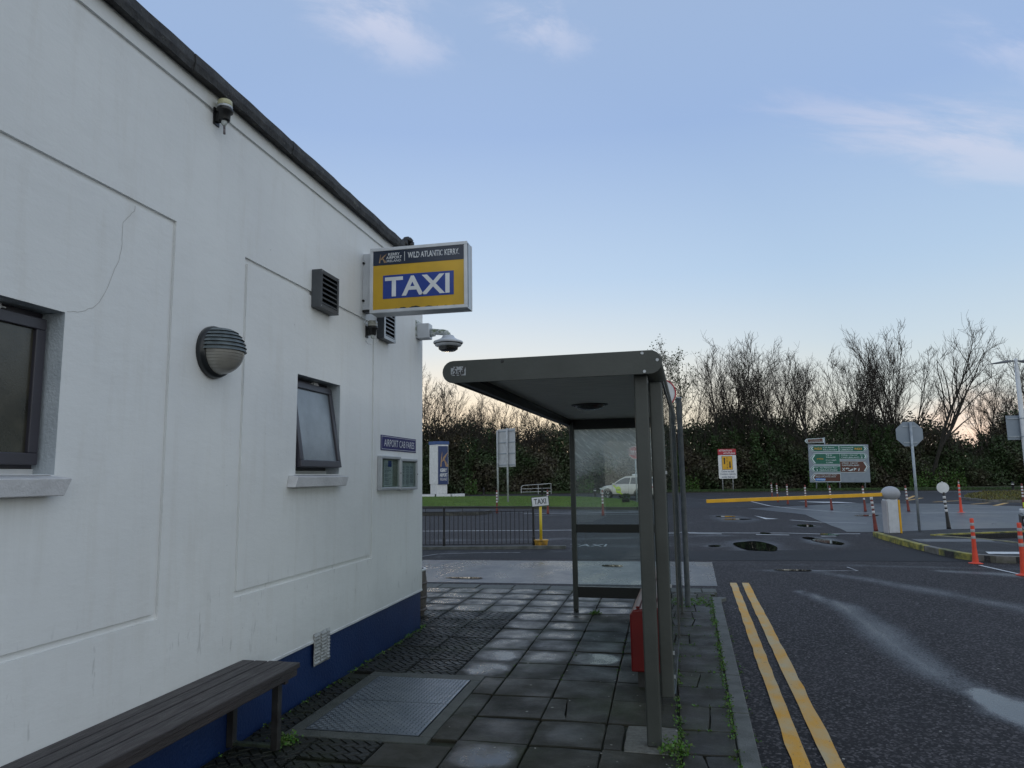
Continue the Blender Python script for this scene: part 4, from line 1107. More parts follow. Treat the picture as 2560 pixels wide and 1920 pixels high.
kmark(sg, 0.185, 0.464, 0.085, yy - 0.003)
# peeling lower edge of the yellow panel
pm = MB()
for a, b, h in ((0.38, 0.455, 0.013), (0.47, 0.59, 0.017), (0.62, 0.70, 0.011), (0.73, 0.75, 0.006), (0.80, 0.84, 0.005), (0.88, 0.91, 0.004), (0.34, 0.37, 0.005)):
    n = 7; top = [(a + (b - a) * i / n, yy - 0.003, 0.030 + h * math.sin(math.pi * i / n) * rnd.uniform(0.75, 1.1)) for i in range(n + 1)]
    pm.quad((a, yy - 0.003, 0.0295), (b, yy - 0.003, 0.0295), *[p for p in reversed(top)][1:-1])
pm.build('peeled_edge', BLACK, sg)['kind'] = 'stuff'

# plate and notice cases
fa = thing('fares_plate', 'dark blue enamel plate reading AIRPORT CAB FARES on the white wall', 'sign', (XW, 6.42, 1.871), R(90))
MB().box((0, -0.008, 0), (0.99, -0.0005, 0.146)).build('plate', SIGNINDIGO, fa, bevel=0.002)
MB().frame(0.012, 0.978, 0.010, 0.136, 0.004, -0.0095, -0.0085).build('white_border', LETTER, fa)
text('AIRPORT CAB FARES', 0.07, 0.925, 0.038, 0.108, -0.010, LETTER, fa, bold=0.004)
def notice(y0, y1, z0, z1, label, paper):
    n = thing('notice_case', label, 'notice case', (XW, y0, z0), R(90), 'aluminium notice cases under the blue plate')
    w_, h_ = y1 - y0, z1 - z0
    MB().frame(0, w_, 0, h_, 0.028, -0.045, -0.001).build('case_frame', ALU, n, bevel=0.005)
    MB().box((0.026, -0.012, 0.026), (w_ - 0.026, -0.006, h_ - 0.026)).build('backing', BOARDBACK, n)
    a, b, c, d = paper
    MB().box((a, -0.0135, c), (b, -0.0125, d)).build('paper', PAPER, n)
    ink = MB(); z = d - 0.045; g = random.Random(int(y0 * 100))
    while z > c + 0.012:
        cols = [(a + 0.02, a + (b - a) * g.uniform(0.35, 0.92))] if b - a < 0.3 else [(a + 0.02, a + (b - a) * 0.3), (a + (b - a) * 0.42, a + (b - a) * 0.62), (a + (b - a) * 0.72, b - 0.03)]
        for u, v in cols:
            ink.box((u, -0.0148, z), (v, -0.0137, z + 0.0035))
        z -= g.choice([0.008, 0.008, 0.014])
    ink.build('printed_lines', INK, n)
    MB().box((0.026, -0.032, 0.026), (w_ - 0.026, -0.029, h_ - 0.026)).build('glass_front', GLASS, n)
    MB().tube((w_ - 0.012, -0.05, h_ * 0.5), (w_ - 0.012, -0.045, h_ * 0.5), 0.006, n=8).build('lock', BLACK, n)
    return n
n1 = notice(6.345, 6.862, 1.486, 1.815, 'left of the two aluminium notice cases, holding one sheet with a blue heading', (0.13, 0.36, 0.035, 0.295))
MB().box((0.24, -0.0155, 0.225), (0.33, -0.0137, 0.285)).build('blue_heading', SIGNBLUE, n1)
notice(6.872, 7.366, 1.478, 1.800, 'right of the two aluminium notice cases, filled with a wide pale fare table', (0.035, 0.455, 0.035, 0.285))

# small barrel planter round the corner
bn = thing('barrel_planter', 'weathered hooped barrel with a white rim just past the building corner', 'barrel', (-2.985, 8.2, 0))
MB().lathe([(0.0, 0.0), (0.165, 0.0), (0.195, 0.12), (0.202, 0.27), (0.196, 0.42), (0.185, 0.52), (0.17, 0.52), (0.165, 0.45), (0.0, 0.45)], n=20).build('staves', WICKER, bn)
for zz in (0.07, 0.21, 0.37): MB().lathe([(0.19, -0.016), (0.207, -0.012), (0.207, 0.012), (0.19, 0.016)], c=(0, 0, zz), n=24).build('hoop', mat('rusty_hoop', (0.10, 0.08, 0.07), 0.6), bn, smooth=True)
MB().lathe([(0.168, 0.505), (0.19, 0.51), (0.192, 0.535), (0.170, 0.535)], n=24).build('rim', WHITEP, bn, smooth=True)

# ------------------------------------------------------------------ bench
be = thing('bench', 'dark stained slatted wooden bench on metal legs against the white wall', 'bench', (-2.44, 2.6, 0))
y0, y1 = -2.4, 1.61
for a, b in ((-2.640, -2.556), (-2.550, -2.468), (-2.458, -2.356), (-2.350, -2.243)):
    ex = rnd.uniform(-0.006, 0.006)
    pk = MB().box((a + 2.44, y0, 0.448), (b + 2.44, y1 + ex, 0.480)).build('plank', WOODD, be, bevel=0.005)
MB().box((-2.33 + 2.44, y0, 0.405), (-2.252 + 2.44, y1 - 0.02, 0.4475)).build('edge_rail', WOODD, be, bevel=0.006)
MB().box((-2.62 + 2.44, y0, 0.405), (-2.56 + 2.44, y1 - 0.02, 0.4475)).build('edge_rail', WOODD, be, bevel=0.006)
for yl in (1.50, 0.05, -1.5):
    for x in (-2.335, -2.63):
        MB().box((x + 2.44 - 0.022, yl - 0.022, 0.0), (x + 2.44 + 0.022, yl + 0.022, 0.405)).build('leg', LEGMET, be, bevel=0.003)
    MB().box((-2.62 + 2.44, yl - 0.018, 0.012), (-2.36 + 2.44, yl + 0.018, 0.03)).build('stretcher', mat('mossy_stretcher', (0.05, 0.07, 0.04), 0.7, col2=(0.02, 0.025, 0.02), nscale=20), be)
    MB().box((-2.63 + 2.44, yl - 0.018, 0.378), (-2.27 + 2.44, yl + 0.018, 0.4045)).build('cross_rail', WOODD, be, bevel=0.004)

# ------------------------------------------------------------------ bus shelter (its own axes: x' = q, y' = d)
she = thing('bus_shelter', 'grey green painted bus shelter with flat round edged roof and glass panels', 'bus shelter', (0, 0, 0), -TH)
D0, D1 = 4.40, 8.86
def post(x0, x1, y0, y1, z0, z1, m=SHELTER):
    return MB().box((x0, y0, z0), (x1, y1, z1)).build('post', m, she, bevel=0.010, seg=3)
post(-0.320, -0.235, 4.500, 4.585, 0.0, 2.29)
post(-0.215, -0.145, 8.70, 8.77, 0.0, 2.29)
post(-1.435, -1.375, 8.72, 8.78, 0.0, 2.25)
MB().box((-0.232, 4.592, 0.255), (-0.152, 4.640, 2.185)).build('glazing_stile', SHELTER, she, bevel=0.010, seg=3)
MB().box((-0.226, 4.60, 0.18), (-0.222, 4.604, 2.1)).build('seam_bead', BLACK, she)
MB().box((-0.160, 6.20, 0.26), (-0.140, 6.235, 2.18)).build('glazing_stile', SHELTER, she, bevel=0.004)
MB().box((-0.160, 4.642, 2.175), (-0.140, 6.20, 2.20)).build('top_rail', SHELTER_D, she, bevel=0.003)
g1 = MB().box((-0.153, 4.645, 0.27), (-0.147, 6.198, 2.174)).build('glass_panel', GLASS, she)
MB().box((-0.156, 4.643, 0.258), (-0.144, 6.2, 0.2695)).build('glass_edge', BLACK, she)
MB().box((-0.153, 6.237, 0.27), (-0.147, 8.69, 2.174)).build('glass_panel', GLASS, she)
for zz in (0.5, 0.36, 0.9, 1.6): MB().box((-0.158, 4.641, zz), (-0.142, 4.650, zz + 0.02)).build('glass_clip', ALU, she)
# roof: rounded perimeter, flat deck
zt, zb = 2.362, 2.214
r = (zt - zb) / 2; zc = (zt + zb) / 2
def stadium(x0, x1, k=10):
    p = [(x1 - r + r * math.sin(t), zc - r * math.cos(t)) for t in [math.pi * i / k for i in range(k + 1)]]
    p += [(x0 + r - r * math.sin(t), zc + r * math.cos(t)) for t in [math.pi * i / k for i in range(k + 1)]]
    return p
MB().prism(stadium(-1.560, -0.135), D0, D0 + 0.012, axis='y').build('end_cap', SHELTER, she, bevel=0.002)
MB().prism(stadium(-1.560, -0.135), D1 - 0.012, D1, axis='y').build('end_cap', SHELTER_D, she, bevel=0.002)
MB().tube((-0.135 - r, D0 + 0.013, zc), (-0.135 - r, D1 - 0.013, zc), r - 0.004, n=28).build('edge_tube', SHELTER, she, smooth=True)
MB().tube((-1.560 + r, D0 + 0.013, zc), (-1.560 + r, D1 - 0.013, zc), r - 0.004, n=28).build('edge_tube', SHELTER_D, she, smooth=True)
MB().box((-1.49, D0 + 0.013, zt - 0.03), (-0.205, D1 - 0.013, zt - 0.003)).build('roof_deck', SHELTER, she)
MB().box((-1.42, D0 + 0.013, 2.292), (-0.275, D1 - 0.06, 2.330)).build('ceiling_panel', SOFFIT, she)
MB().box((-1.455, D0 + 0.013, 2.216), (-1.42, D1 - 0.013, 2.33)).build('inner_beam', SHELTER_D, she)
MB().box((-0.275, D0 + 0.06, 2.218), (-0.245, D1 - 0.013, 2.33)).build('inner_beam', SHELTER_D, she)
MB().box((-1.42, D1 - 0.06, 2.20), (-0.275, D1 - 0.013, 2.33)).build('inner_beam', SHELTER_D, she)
for q, z in ((-0.155 - 0.10, zt - 0.018), (-0.165, zc + 0.01), (-0.245, zb + 0.016), (-1.15, zt - 0.02)):
    MB().tube((q, D0 - 0.004, z), (q, D0 + 0.001, z), 0.009, 0.011, n=12).build('screw', ALU if q > -1 else BLACK, she)
cl = MB().lathe([(0.0, -0.055), (0.07, -0.052), (0.125, -0.034), (0.150, -0.008), (0.165, 0.0)], c=(-0.93, 6.95, 2.291), n=32, sy=0.85).build('ceiling_lamp', mat('dim_lamp_lens', (0.10, 0.11, 0.11), 0.15, col2=(0.03, 0.03, 0.03), nscale=14, spec=0.8), she, smooth=True)
MB().lathe([(0.160, -0.012), (0.180, -0.010), (0.182, 0.0)], c=(-0.93, 6.95, 2.2915), n=32, sy=0.85).build('lamp_ring', BLACK, cl, smooth=True)
st = MB().box((-1.500, D0 - 0.0020, 2.262), (-1.398, D0 - 0.0008, 2.322)).build('sticker', mat('torn_sticker', (0.36, 0.38, 0.40), 0.5, col2=(0.05, 0.05, 0.05), nscale=38, lo=0.50, hi=0.56), she)
text('250', -1.485, -1.405, 2.268, 2.300, D0 - 0.004, BLACK, st, bold=0.02)
# far end panel
ey = 8.75
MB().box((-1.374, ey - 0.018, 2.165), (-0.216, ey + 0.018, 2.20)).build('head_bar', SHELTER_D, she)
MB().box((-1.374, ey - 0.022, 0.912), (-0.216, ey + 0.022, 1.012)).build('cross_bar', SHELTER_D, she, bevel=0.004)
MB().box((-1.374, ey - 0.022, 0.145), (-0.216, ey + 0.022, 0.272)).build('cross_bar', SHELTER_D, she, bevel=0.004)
MB().box((-1.372, ey - 0.004, 1.013), (-0.217, ey + 0.004, 2.164)).build('glass_panel', GLASS_S, she)
MB().box((-1.372, ey - 0.004, 0.273), (-0.217, ey + 0.004, 0.911)).build('glass_panel', GLASS, she)
# perch seat
seat = thing('perch_seat', 'red metal perch seat on short grey legs inside the shelter', 'seat', (rd(5.62, -0.38)[0], rd(5.62, -0.38)[1], 0), -TH)
pr = [(-0.115, 0.13), (-0.115, 0.545), (-0.09, 0.580), (0.10, 0.600), (0.11, 0.585), (0.11, 0.13)]
MB().prism(pr, 0.0, 2.55, axis='y').build('seat_shell', SEATRED, seat, bevel=0.012, seg=3)
for k in range(3): MB().box((-0.07 + k * 0.06, 0.05, 0.588 + k * 0.006), (-0.045 + k * 0.06, 2.5, 0.600 + k * 0.006)).build('seat_rib', SEATRED, seat)
for yy_ in (0.10, 1.25, 2.4): MB().box((-0.075, yy_ - 0.02, 0.0), (0.02, yy_ + 0.03, 0.1295)).build('leg', LEGMET, seat)

# galvanised pole with round plate behind the shelter
gp = thing('bus_stop_pole', 'galvanised pole with round red edged plate at the far corner of the bus shelter', 'sign post', (0.235, 9.22, 0))
MB().lathe([(0.0, 0.0), (0.033, 0.0), (0.033, 2.55), (0.036, 2.55), (0.036, 2.565), (0.0, 2.57)], n=18).build('pole', GALV, gp, smooth=True)
MB().tube((-0.215, 0.02, 2.63), (-0.215, 0.026, 2.63), 0.185, n=36).build('plate', WHITEP, gp)
MB().lathe([(0.170, 0.0), (0.186, 0.0), (0.186, 0.004), (0.170, 0.004)], c=(-0.215, 0.014, 2.63), axis='y', n=36).build('red_rim', SRED, gp)
MB().box((-0.05, 0.028, 2.50), (0.02, 0.034, 2.53)).build('clamp', GALV, gp)

# ------------------------------------------------------------------ fence
fe = thing('pedestrian_railing', 'black metal pedestrian railing with upright bars along the far kerb', 'railing', (-5.235, 16.76, -0.07), math.atan2(17.10 - 16.76, -3.10 + 5.235))
FL = math.hypot(2.135, 0.34)
for k in (-2, -1, 0, 1):
    p = MB().lathe([(0, 0), (0.045, 0), (0.045, 0.012), (0.034, 0.016), (0.034, 0.22), (0.026, 0.25), (0.026, 0.955), (0.0, 0.975)], c=(k * FL, 0, 0), n=12).build('post', FENCEBLK, fe)
for k in (-2, -1, 0):
    a, b = k * FL + 0.028, (k + 1) * FL - 0.028
    MB().box((a, -0.02, 0.925), (b, 0.02, 0.955)).build('top_rail', FENCEBLK, fe)
    MB().box((a, -0.010, 0.828), (b, 0.010, 0.846)).build('rail', FENCEBLK, fe)
    MB().box((a, -0.012, 0.055), (b, 0.012, 0.073)).build('rail', FENCEBLK, fe)
    n = 20
    if k == -2: barm = MB().tube((0, 0, 0.0735), (0, 0, 0.8275), 0.009, n=6).mesh('bar'); stub = MB().tube((0, 0, 0.8465), (0, 0, 0.9245), 0.0072, n=6).mesh('short_bar')
    for i in range(1, n):
        o = link('bar', barm, FENCEBLK, fe); o.location = (a + (b - a) * i / n, 0, 0)
        if i % 4 == 0:
            o = link('short_bar', stub, FENCEBLK, fe); o.location = (a + (b - a) * i / n, 0, 0)
kb = setting(MB().prism([(-9, 15.93), (-5.66, 16.41), (-2.30, 16.88), (-2.31, 17.02), (-5.67, 16.55), (-9, 16.07)], -0.13, -0.03).build('kerb', KERB), 'structure')
sheet('raised_strip', [(-9, 16.08), (-5.67, 16.56), (-2.31, 17.03), (-2.30, 17.25), (-5.7, 16.95), (-9, 16.5)], -0.075, ASPH_ISL)

# taxi plate on a yellow pole in a drum
tp = thing('taxi_rank_sign', 'white TAXI plate on a yellow pole standing in a yellow drum by the railing', 'sign', (-2.92, 17.10, -0.09), R(6))
MB().lathe([(0, 0), (0.150, 0), (0.160, 0.03), (0.150, 0.06), (0.158, 0.10), (0.160, 0.15), (0.176, 0.155), (0.178, 0.175), (0.150, 0.185), (0.0, 0.18)], n=28).build('drum_base', DRUMYEL, tp, smooth=False)
MB().tube((0, 0, 0.181), (0, 0, 1.0), 0.034, n=14).build('pole', POLEYEL, tp, smooth=True)
pl = MB().prism([(-0.205, -0.118), (0.205, -0.118), (0.212, -0.11), (0.212, 0.11), (0.205, 0.118), (-0.205, 0.118), (-0.212, 0.11), (-0.212, -0.11)], -0.044, -0.036, axis='y').build('plate', BLACK, tp)
pl.location = (0, 0, 1.085); pl.rotation_euler = (0, R(-4.5), 0)
MB().box((-0.198, -0.047, -0.104), (0.198, -0.045, 0.104)).build('white_face', WHITEP, pl)
text('TAXI', -0.150, 0.140, -0.062, 0.066, -0.049, BLACK, pl, bold=0.012)

# ------------------------------------------------------------------ lawn, kerbs, planting at the left
LAWNP = [(-40, 40.5), (-13.2, 38.3), (-8.8, 37.8), (-4.6, 36.5), (-2.6, 36.0), (-1.35, 35.9), (-1.0, 37.0), (-1.5, 42.6), (-2.7, 47.7), (-5.1, 52.6), (-9.3, 56.2), (-13.2, 56.6), (-40, 58)]
lawn = setting(MB().prism(LAWNP, -0.15, 0.015).build('lawn', LAWN))
mbk = MB()
for a, b in zip(LAWNP[:7], LAWNP[1:7]):
    A, B = Vector(a), Vector(b); n = Vector((B.y - A.y, -(B.x - A.x))).normalized() * 0.13
    mbk.prism([tuple(A), tuple(A + n), tuple(B + n), tuple(B)], -0.14, 0.028)
mbk.build('kerb', mat('mossy_dark_kerb', (0.05, 0.05, 0.045), 0.7, col2=(0.03, 0.035, 0.02), nscale=2, coords='World'), lawn)
def in_poly(x, y, poly):
    c = np.zeros(x.shape, bool); n = len(poly)
    for i in range(n):
        x0, y0 = poly[i]; x1, y1 = poly[(i + 1) % n]
        k = ((y0 > y) != (y1 > y)) & (x < (x1 - x0) * (y - y0) / (y1 - y0 + 1e-12) + x0)
        c ^= k
    return c
def blades(name, poly, n, h, m, seed, z0=0.01, bbox=None, w=0.02):
    g = np.random.default_rng(seed); P = np.array(poly)
    lo, hi = (P.min(0), P.max(0)) if bbox is None else bbox
    p = g.uniform(lo, hi, (n * 3, 2)); p = p[in_poly(p[:, 0], p[:, 1], poly)][:n]; n = len(p)
    a = g.uniform(0, 6.28, n); hh = h * g.uniform(0.5, 1.4, n)
    b0 = np.stack([p[:, 0] - np.cos(a) * w, p[:, 1] - np.sin(a) * w, np.full(n, z0)], 1)
    b1 = np.stack([p[:, 0] + np.cos(a) * w, p[:, 1] + np.sin(a) * w, np.full(n, z0)], 1)
    t = np.stack([p[:, 0] + g.normal(0, h * 0.45, n), p[:, 1] + g.normal(0, h * 0.45, n), z0 + hh], 1)
    return np_mesh(name, np.stack([b0, b1, t], 1).reshape(-1, 3), np.arange(3 * n).reshape(-1, 3), m, None, nv=3)
o = blades('lawn_grass', LAWNP, 90000, 0.055, GRASS, 5, bbox=((-20, 35), (-0.8, 58)), w=0.016); o['kind'] = 'stuff'
# low kerbed island behind the railing
isl2 = setting(MB().prism([(-16, 30.2), (-10.7, 30.9), (-8.2, 31.0), (-8.02, 31.4), (-8.0, 33.2), (-9, 34.4), (-16, 34.5)], -0.14, 0.045).build('traffic_island', mat('stained_kerb', (0.04, 0.04, 0.035), 0.7, col2=(0.12, 0.12, 0.10), nscale=3, coords='World', lo=0.55, hi=0.7)))
sheet('island_surface', [(-15.9, 30.4), (-10.7, 31.1), (-8.4, 31.2), (-8.15, 31.5), (-8.13, 33.1), (-9, 34.2), (-15.9, 34.3)], 0.049, ASPH_ISL, isl2)

# white rim of stones before the pylon, footpath
pb = setting(MB().prism([(-24, 60.5), (-20.8, 59.9), (-18.9, 60.3), (-17.6, 61.4), (-18, 65), (-24, 66)], -0.12, 0.10).build('planting_bed', EARTH))
k = 0
for a, b in zip([(-24, 60.2), (-22.4, 59.8), (-20.8, 59.6), (-19.4, 59.8), (-18.2, 60.4)], [(-22.5, 59.8), (-20.9, 59.6), (-19.5, 59.8), (-18.3, 60.4), (-17.4, 61.4)]):
    A, B = Vector(a), Vector(b); n = Vector((B.y - A.y, -(B.x - A.x))).normalized() * 0.25
    MB().prism([tuple(A), tuple(A + n), tuple(B + n), tuple(B)], -0.1, 0.16).build('edging_stone', WHITEP, pb, bevel=0.02)

py = thing('airport_pylon', 'tall white square pylon with a navy panel and gold emblem beside the lawn', 'pylon sign', (-20.3, 62.9, -0.12), R(-38))
py.scale = (0.94, 0.94, 0.95)
# corner towards the camera at the origin; left face runs along -x, right face along +y after turning
A_ = 1.28; B_ = 1.30
py.rotation_euler[2] = 0
e1 = Vector((-0.92, 0.62)).normalized() * 1.22      # left face
e2 = Vector((0.80, 0.72)).normalized() * 1.20      # right face with the panel
c0 = Vector((0, 0))
foot = [c0 + e1 * 0.04 + e2 * 0.04, c0 + e2 * 0.93 + e1 * 0.04, c0 + e1 * 0.93 + e2 * 0.93, c0 + e1 * 0.93 + e2 * 0.04]
MB().prism([tuple(p) for p in foot], 0, 1.25).build('base_column', WHITEP, py)
full = [c0, c0 + e2, c0 + e1 + e2, c0 + e1]
MB().prism([tuple(p) for p in full], 1.2, 5.0).build('column', WHITEP, py)
cap = [c0 - (e1 + e2) * 0.03, c0 + e2 * 1.06 - e1 * 0.03, c0 + (e1 + e2) * 1.03, c0 + e1 * 1.06 - e2 * 0.03]
MB().prism([tuple(p) for p in cap], 5.0, 5.32).build('cap', mat('cap_blue', (0.03, 0.08, 0.24), 0.4), py)
pan = MB().box((0.10, -0.06, 1.15), (1.14, -0.01, 4.85)).build('navy_panel', mat('panel_navy', (0.012, 0.035, 0.13), 0.35), py)
pan.rotation_euler = (0, 0, math.atan2(e2.y, e2.x))
kmark(pan, 0.30, 2.85, 1.5, -0.075).scale = (0.66, 1, 1); pan.children[-1].location = (0.10, 0, 0)
text('KERRY', 0.32, 1.0, 2.33, 2.68, -0.075, LETTER, pan, bold=0.03)
text('AIRPORT', 0.26, 1.06, 1.88, 2.22, -0.075, LETTER, pan, bold=0.03)
text('IRELAND', 0.30, 1.02, 1.52, 1.78, -0.075, LETTER, pan)

bs = thing('sign_back', 'back of a tall pale sign on two posts standing on the lawn', 'sign', (-10.2, 44.1, -0.1), math.atan2(-1.0, 1.2))
bw = 1.52
MB().box((-0.06, 0.06, 2.30), (bw + 0.15, 0.09, 4.68)).build('panel', mat('sign_back_grey', (0.44, 0.45, 0.48), 0.5), bs)
for z in (2.42, 3.13, 3.82, 4.52): MB().box((-0.02, 0.03, z - 0.025), (bw + 0.14, 0.058, z + 0.025)).build('cross_channel', SGREY, bs)
for x in (0.0, 1.02): MB().tube((x, -0.03, 0), (x, -0.03, 4.70 if x else 4.62), 0.058, n=12).build('post', mat('pale_sign_post', (0.42, 0.44, 0.46), 0.5, col2=(0.3, 0.31, 0.32), nscale=5), bs, smooth=True)

stp = thing('stop_sign', 'red octagonal STOP sign on a grey post seen through the shelter glass', 'sign', (-1.50, 41.2, -0.1), R(2))
oc = [(0.40 * math.cos(R(22.5 + 45 * i)), 0.40 * math.sin(R(22.5 + 45 * i))) for i in range(8)]
o = MB().prism(oc, -0.03, -0.02, axis='y').build('plate', WHITEP, stp); o.location = (0, -0.03, 2.95)
o2 = MB().prism([(a * 0.92, b * 0.92) for a, b in oc], -0.042, -0.034, axis='y').build('red_face', SRED, o)
text('STOP', -0.27, 0.27, -0.11, 0.11, -0.05, LETTER, o, bold=0.02)
MB().tube((0, 0, 0), (0, 0, 3.2), 0.038, n=10).build('post', GALV, stp, smooth=True)

tb = thing('plant_tub', 'low dark plant tub with trimmed shrub on the end of the lawn', 'plant tub', (-2.15, 41.7, -0.1))
MB().lathe([(0, 0), (0.19, 0), (0.24, 0.30), (0.25, 0.32), (0.21, 0.32), (0, 0.28)], n=20).build('tub', BLACK, tb, smooth=True)
g = np.random.default_rng(3); q = g.normal(size=(420, 3)); q /= np.linalg.norm(q, axis=1)[:, None]; q *= g.uniform(0.7, 1.0, (420, 1)) * np.array([0.27, 0.27, 0.20]); q[:, 2] += 0.45
leaf_cards('foliage', q, 0.07, IVY, tb, 3)

def black_bollard(x, y, label):
    b = thing('short_bollard', label, 'bollard', (x, y, -0.1), 0, 'short black bollards along the far path')
    MB().lathe([(0, 0), (0.10, 0), (0.09, 0.06), (0.085, 0.62), (0.10, 0.64), (0.10, 0.68), (0.05, 0.74), (0, 0.75)], n=14).build('body', BLACK, b, smooth=True)
    MB().lathe([(0.088, 0.53), (0.092, 0.53), (0.092, 0.60), (0.088, 0.60)], n=14).build('band', BAND if x > -6 else BLACK, b)
black_bollard(-15.55, 61.5, 'short black bollard on the far path left of the tall sign back')
black_bollard(-9.6, 57.2, 'short black bollard behind the TAXI plate on the yellow pole')
black_bollard(-5.05, 53.9, 'short black bollard with white band just left of the taxi car')
black_bollard(26.1, 61.5, 'short black bollard with white top beyond the brown verge')

gt = thing('tubular_gate', 'white tubular field gate at the foot of the hedge left of the shelter', 'gate', (-13.35, 67.4, -0.1), R(3))
gm = mat('gate_white', (0.55, 0.57, 0.58), 0.5)
MB().path([(0.0, 0, 0.1), (0.02, 0, 0.68), (0.12, 0, 0.80), (0.3, 0, 0.84), (2.9, 0, 0.98)], 0.03, n=6).build('frame', gm, gt)
for z in (0.2, 0.5): MB().tube((0.0, 0, z), (2.9, 0, z + 0.05), 0.022, n=6).build('rail', gm, gt)
for x in (1.65, 2.88): MB().tube((x, 0, 0), (x, 0, 0.93), 0.022, n=6).build('upright', gm, gt)

# ------------------------------------------------------------------ delineator posts
def delineator(kind):
    body, band = {'red': (BOLBROWN, BAND), 'orange': (BOLORANGE, BANDG), 'black': (BLACK, BAND)}[kind]
    H = 1.08 if kind != 'orange' else 1.10
    d = thing('delineator_post', 'x', 'bollard', (0, 0, ROAD))
    if kind == 'orange':
        MB().lathe([(0, 0), (0.135, 0), (0.14, 0.012), (0.07, 0.03), (0.062, 0.045)], n=20).build('base', body, d, smooth=True)
        MB().lathe([(0.062, 0.04), (0.043, 0.38), (0.038, H - 0.29), (0.038, H - 0.02), (0.034, H), (0, H)], n=18).build('body', body, d, smooth=True)
        zs_ = [0.62, 0.78, 0.94, 1.0]
        for z in (0.58, 0.72, 0.86, 0.985)[1:] if False else (0.60, 0.76, 0.92):
            MB().lathe([(0.0405, z), (0.0415, z + 0.003), (0.0410, z + 0.068), (0.039, z + 0.071)], n=18).build('band', band, d, smooth=True)
    else:
        MB().lathe([(0, 0), (0.062, 0), (0.058, 0.05), (0.040, 0.45), (0.034, 0.60), (0.034, H - 0.03), (0.028, H), (0, H)], n=14).build('body', body, d, smooth=True)
        for z in (0.50, 0.63, 0.76, 0.89):
            MB().lathe([(0.034, z - 0.003), (0.042, z), (0.038, z + 0.075), (0.033, z + 0.078)], n=14).build('band', band, d, smooth=True)
    return d
G1 = 'red and white delineator posts beside the lanes'
proto = delineator('red'); first = True
for x, y, tl, lab in (
    (-7.67, 32.83, 0, 'red and white post in front of the tall sign back on the lawn'),
    (-5.18, 32.31, 0, 'red and white post just right of the TAXI plate on the yellow pole'),
    (-2.57, 30.82, 0, 'red and white post before the lawn, seen through the shelter glass'),
    (6.53, 46.6, 0.02, 'leftmost red and white post beyond the yellow barrier arm'),
    (6.45, 43.9, 0.03, 'red and white post second from the left beyond the barrier arm, leaning slightly'),
    (6.49, 40.8, 0, 'red and white post third from the left beyond the barrier arm'),
    (6.80, 37.5, 0, 'brighter red and white post under the left edge of the green direction sign'),
    (7.37, 34.7, 0.03, 'red and white post below the middle of the green direction sign'),
    (8.39, 33.2, 0.04, 'red and white post below the right edge of the green direction sign'),
    (5.90, 22.4, 0.06, 'dark red and white post leaning beside the white barrier cabinet'),
    (10.05, 33.1, 0.05, 'red and white post between barrier cabinet and the stop sign pole'),
    (18.05, 49.6, 0, 'far red and white post right behind the tall orange post'),
    (15.2, 35.0, 0, 'red and white post at the right picture edge below the lamp post')):
    if first:
        proto.location = (x, y, ROAD); proto['label'] = lab; proto['group'] = G1; first = False; b = proto
    else: b = copy_tree(proto, (x, y, ROAD), 0, lab, G1)
    b.rotation_euler[1] = -tl
pro = delineator('orange'); pro.location = (5.53, 14.76, ROAD); pro['label'] = 'bright orange post with grey bands standing at the near kerb corner'; pro['group'] = 'orange flexible posts'
pro.scale = (0.86, 0.86, 0.74)
o = copy_tree(pro, (5.63, 13.19, ROAD), 0, 'bright orange post with grey bands nearest the right picture edge', 'orange flexible posts'); o.scale = (0.86, 0.86, 0.76)
o = copy_tree(pro, (11.68, 32.1, ROAD), 0, 'tall orange post with grey bands beyond the round white disc', 'orange flexible posts'); o.scale = (1, 1, 1.02)
bd = delineator('black'); bd.location = (8.1, 23.27, ROAD); bd['label'] = 'black and white post carrying a round white disc'
bd.rotation_euler[1] = R(-3)
MB().tube((0, -0.012, 1.215), (0, 0.012, 1.215), 0.165, n=32).build('disc', WHITEP, bd)
MB().box((-0.03, -0.008, 1.0), (0.03, 0.008, 1.06)).lathe([(0.012, 1.375), (0.02, 1.385), (0.012, 1.40), (0.0, 1.40)], n=8).build('disc_clip', WHITEP, bd)
bd.scale = (1, 1, 0.98)

# ------------------------------------------------------------------ barrier island, barrier, stop sign back
ZI = 0.03
ip = [(5.33, 20.55), (5.30, 18.6), (5.34, 16.8), (5.45, 15.6), (5.80, 14.95), (6.4, 14.72), (9.5, 14.5), (9.5, 15.6), (7.60, 16.2), (7.25, 18.2), (6.45, 19.35), (9.0, 20.5), (9.6, 22.1), (7.6, 21.6), (6.0, 20.75)]
isl = setting(MB().prism(ip, -0.13, ZI - 0.012).build('kerbed_island', ASPH_ISL))
K = [(5.33, 20.55), (5.31, 19.6), (5.30, 18.6), (5.315, 17.6), (5.34, 16.8), (5.39, 16.15), (5.47, 15.55), (5.62, 15.15), (5.90, 14.88), (6.4, 14.74), (7.3, 14.66), (8.4, 14.58)]
for i, (a, b) in enumerate(zip(K, K[1:])):
    A, B = Vector(a), Vector(b); d = (B - A).normalized(); n = Vector((-d.y, d.x)) * 0.13; gp_ = d * 0.004
    m_ = KERBG if i in (4, 7, 8, 9, 10) else KERBY
    MB().prism([tuple(A + gp_), tuple(B - gp_), tuple(B - gp_ + n), tuple(A + gp_ + n)], -0.13, ZI + rnd.uniform(-0.006, 0.004)).build('kerbstone', m_, isl, bevel=0.012)
K2 = [(6.40, 19.38), (7.2, 19.78), (8.1, 20.2), (9.0, 20.6), (10.4, 21.2)]
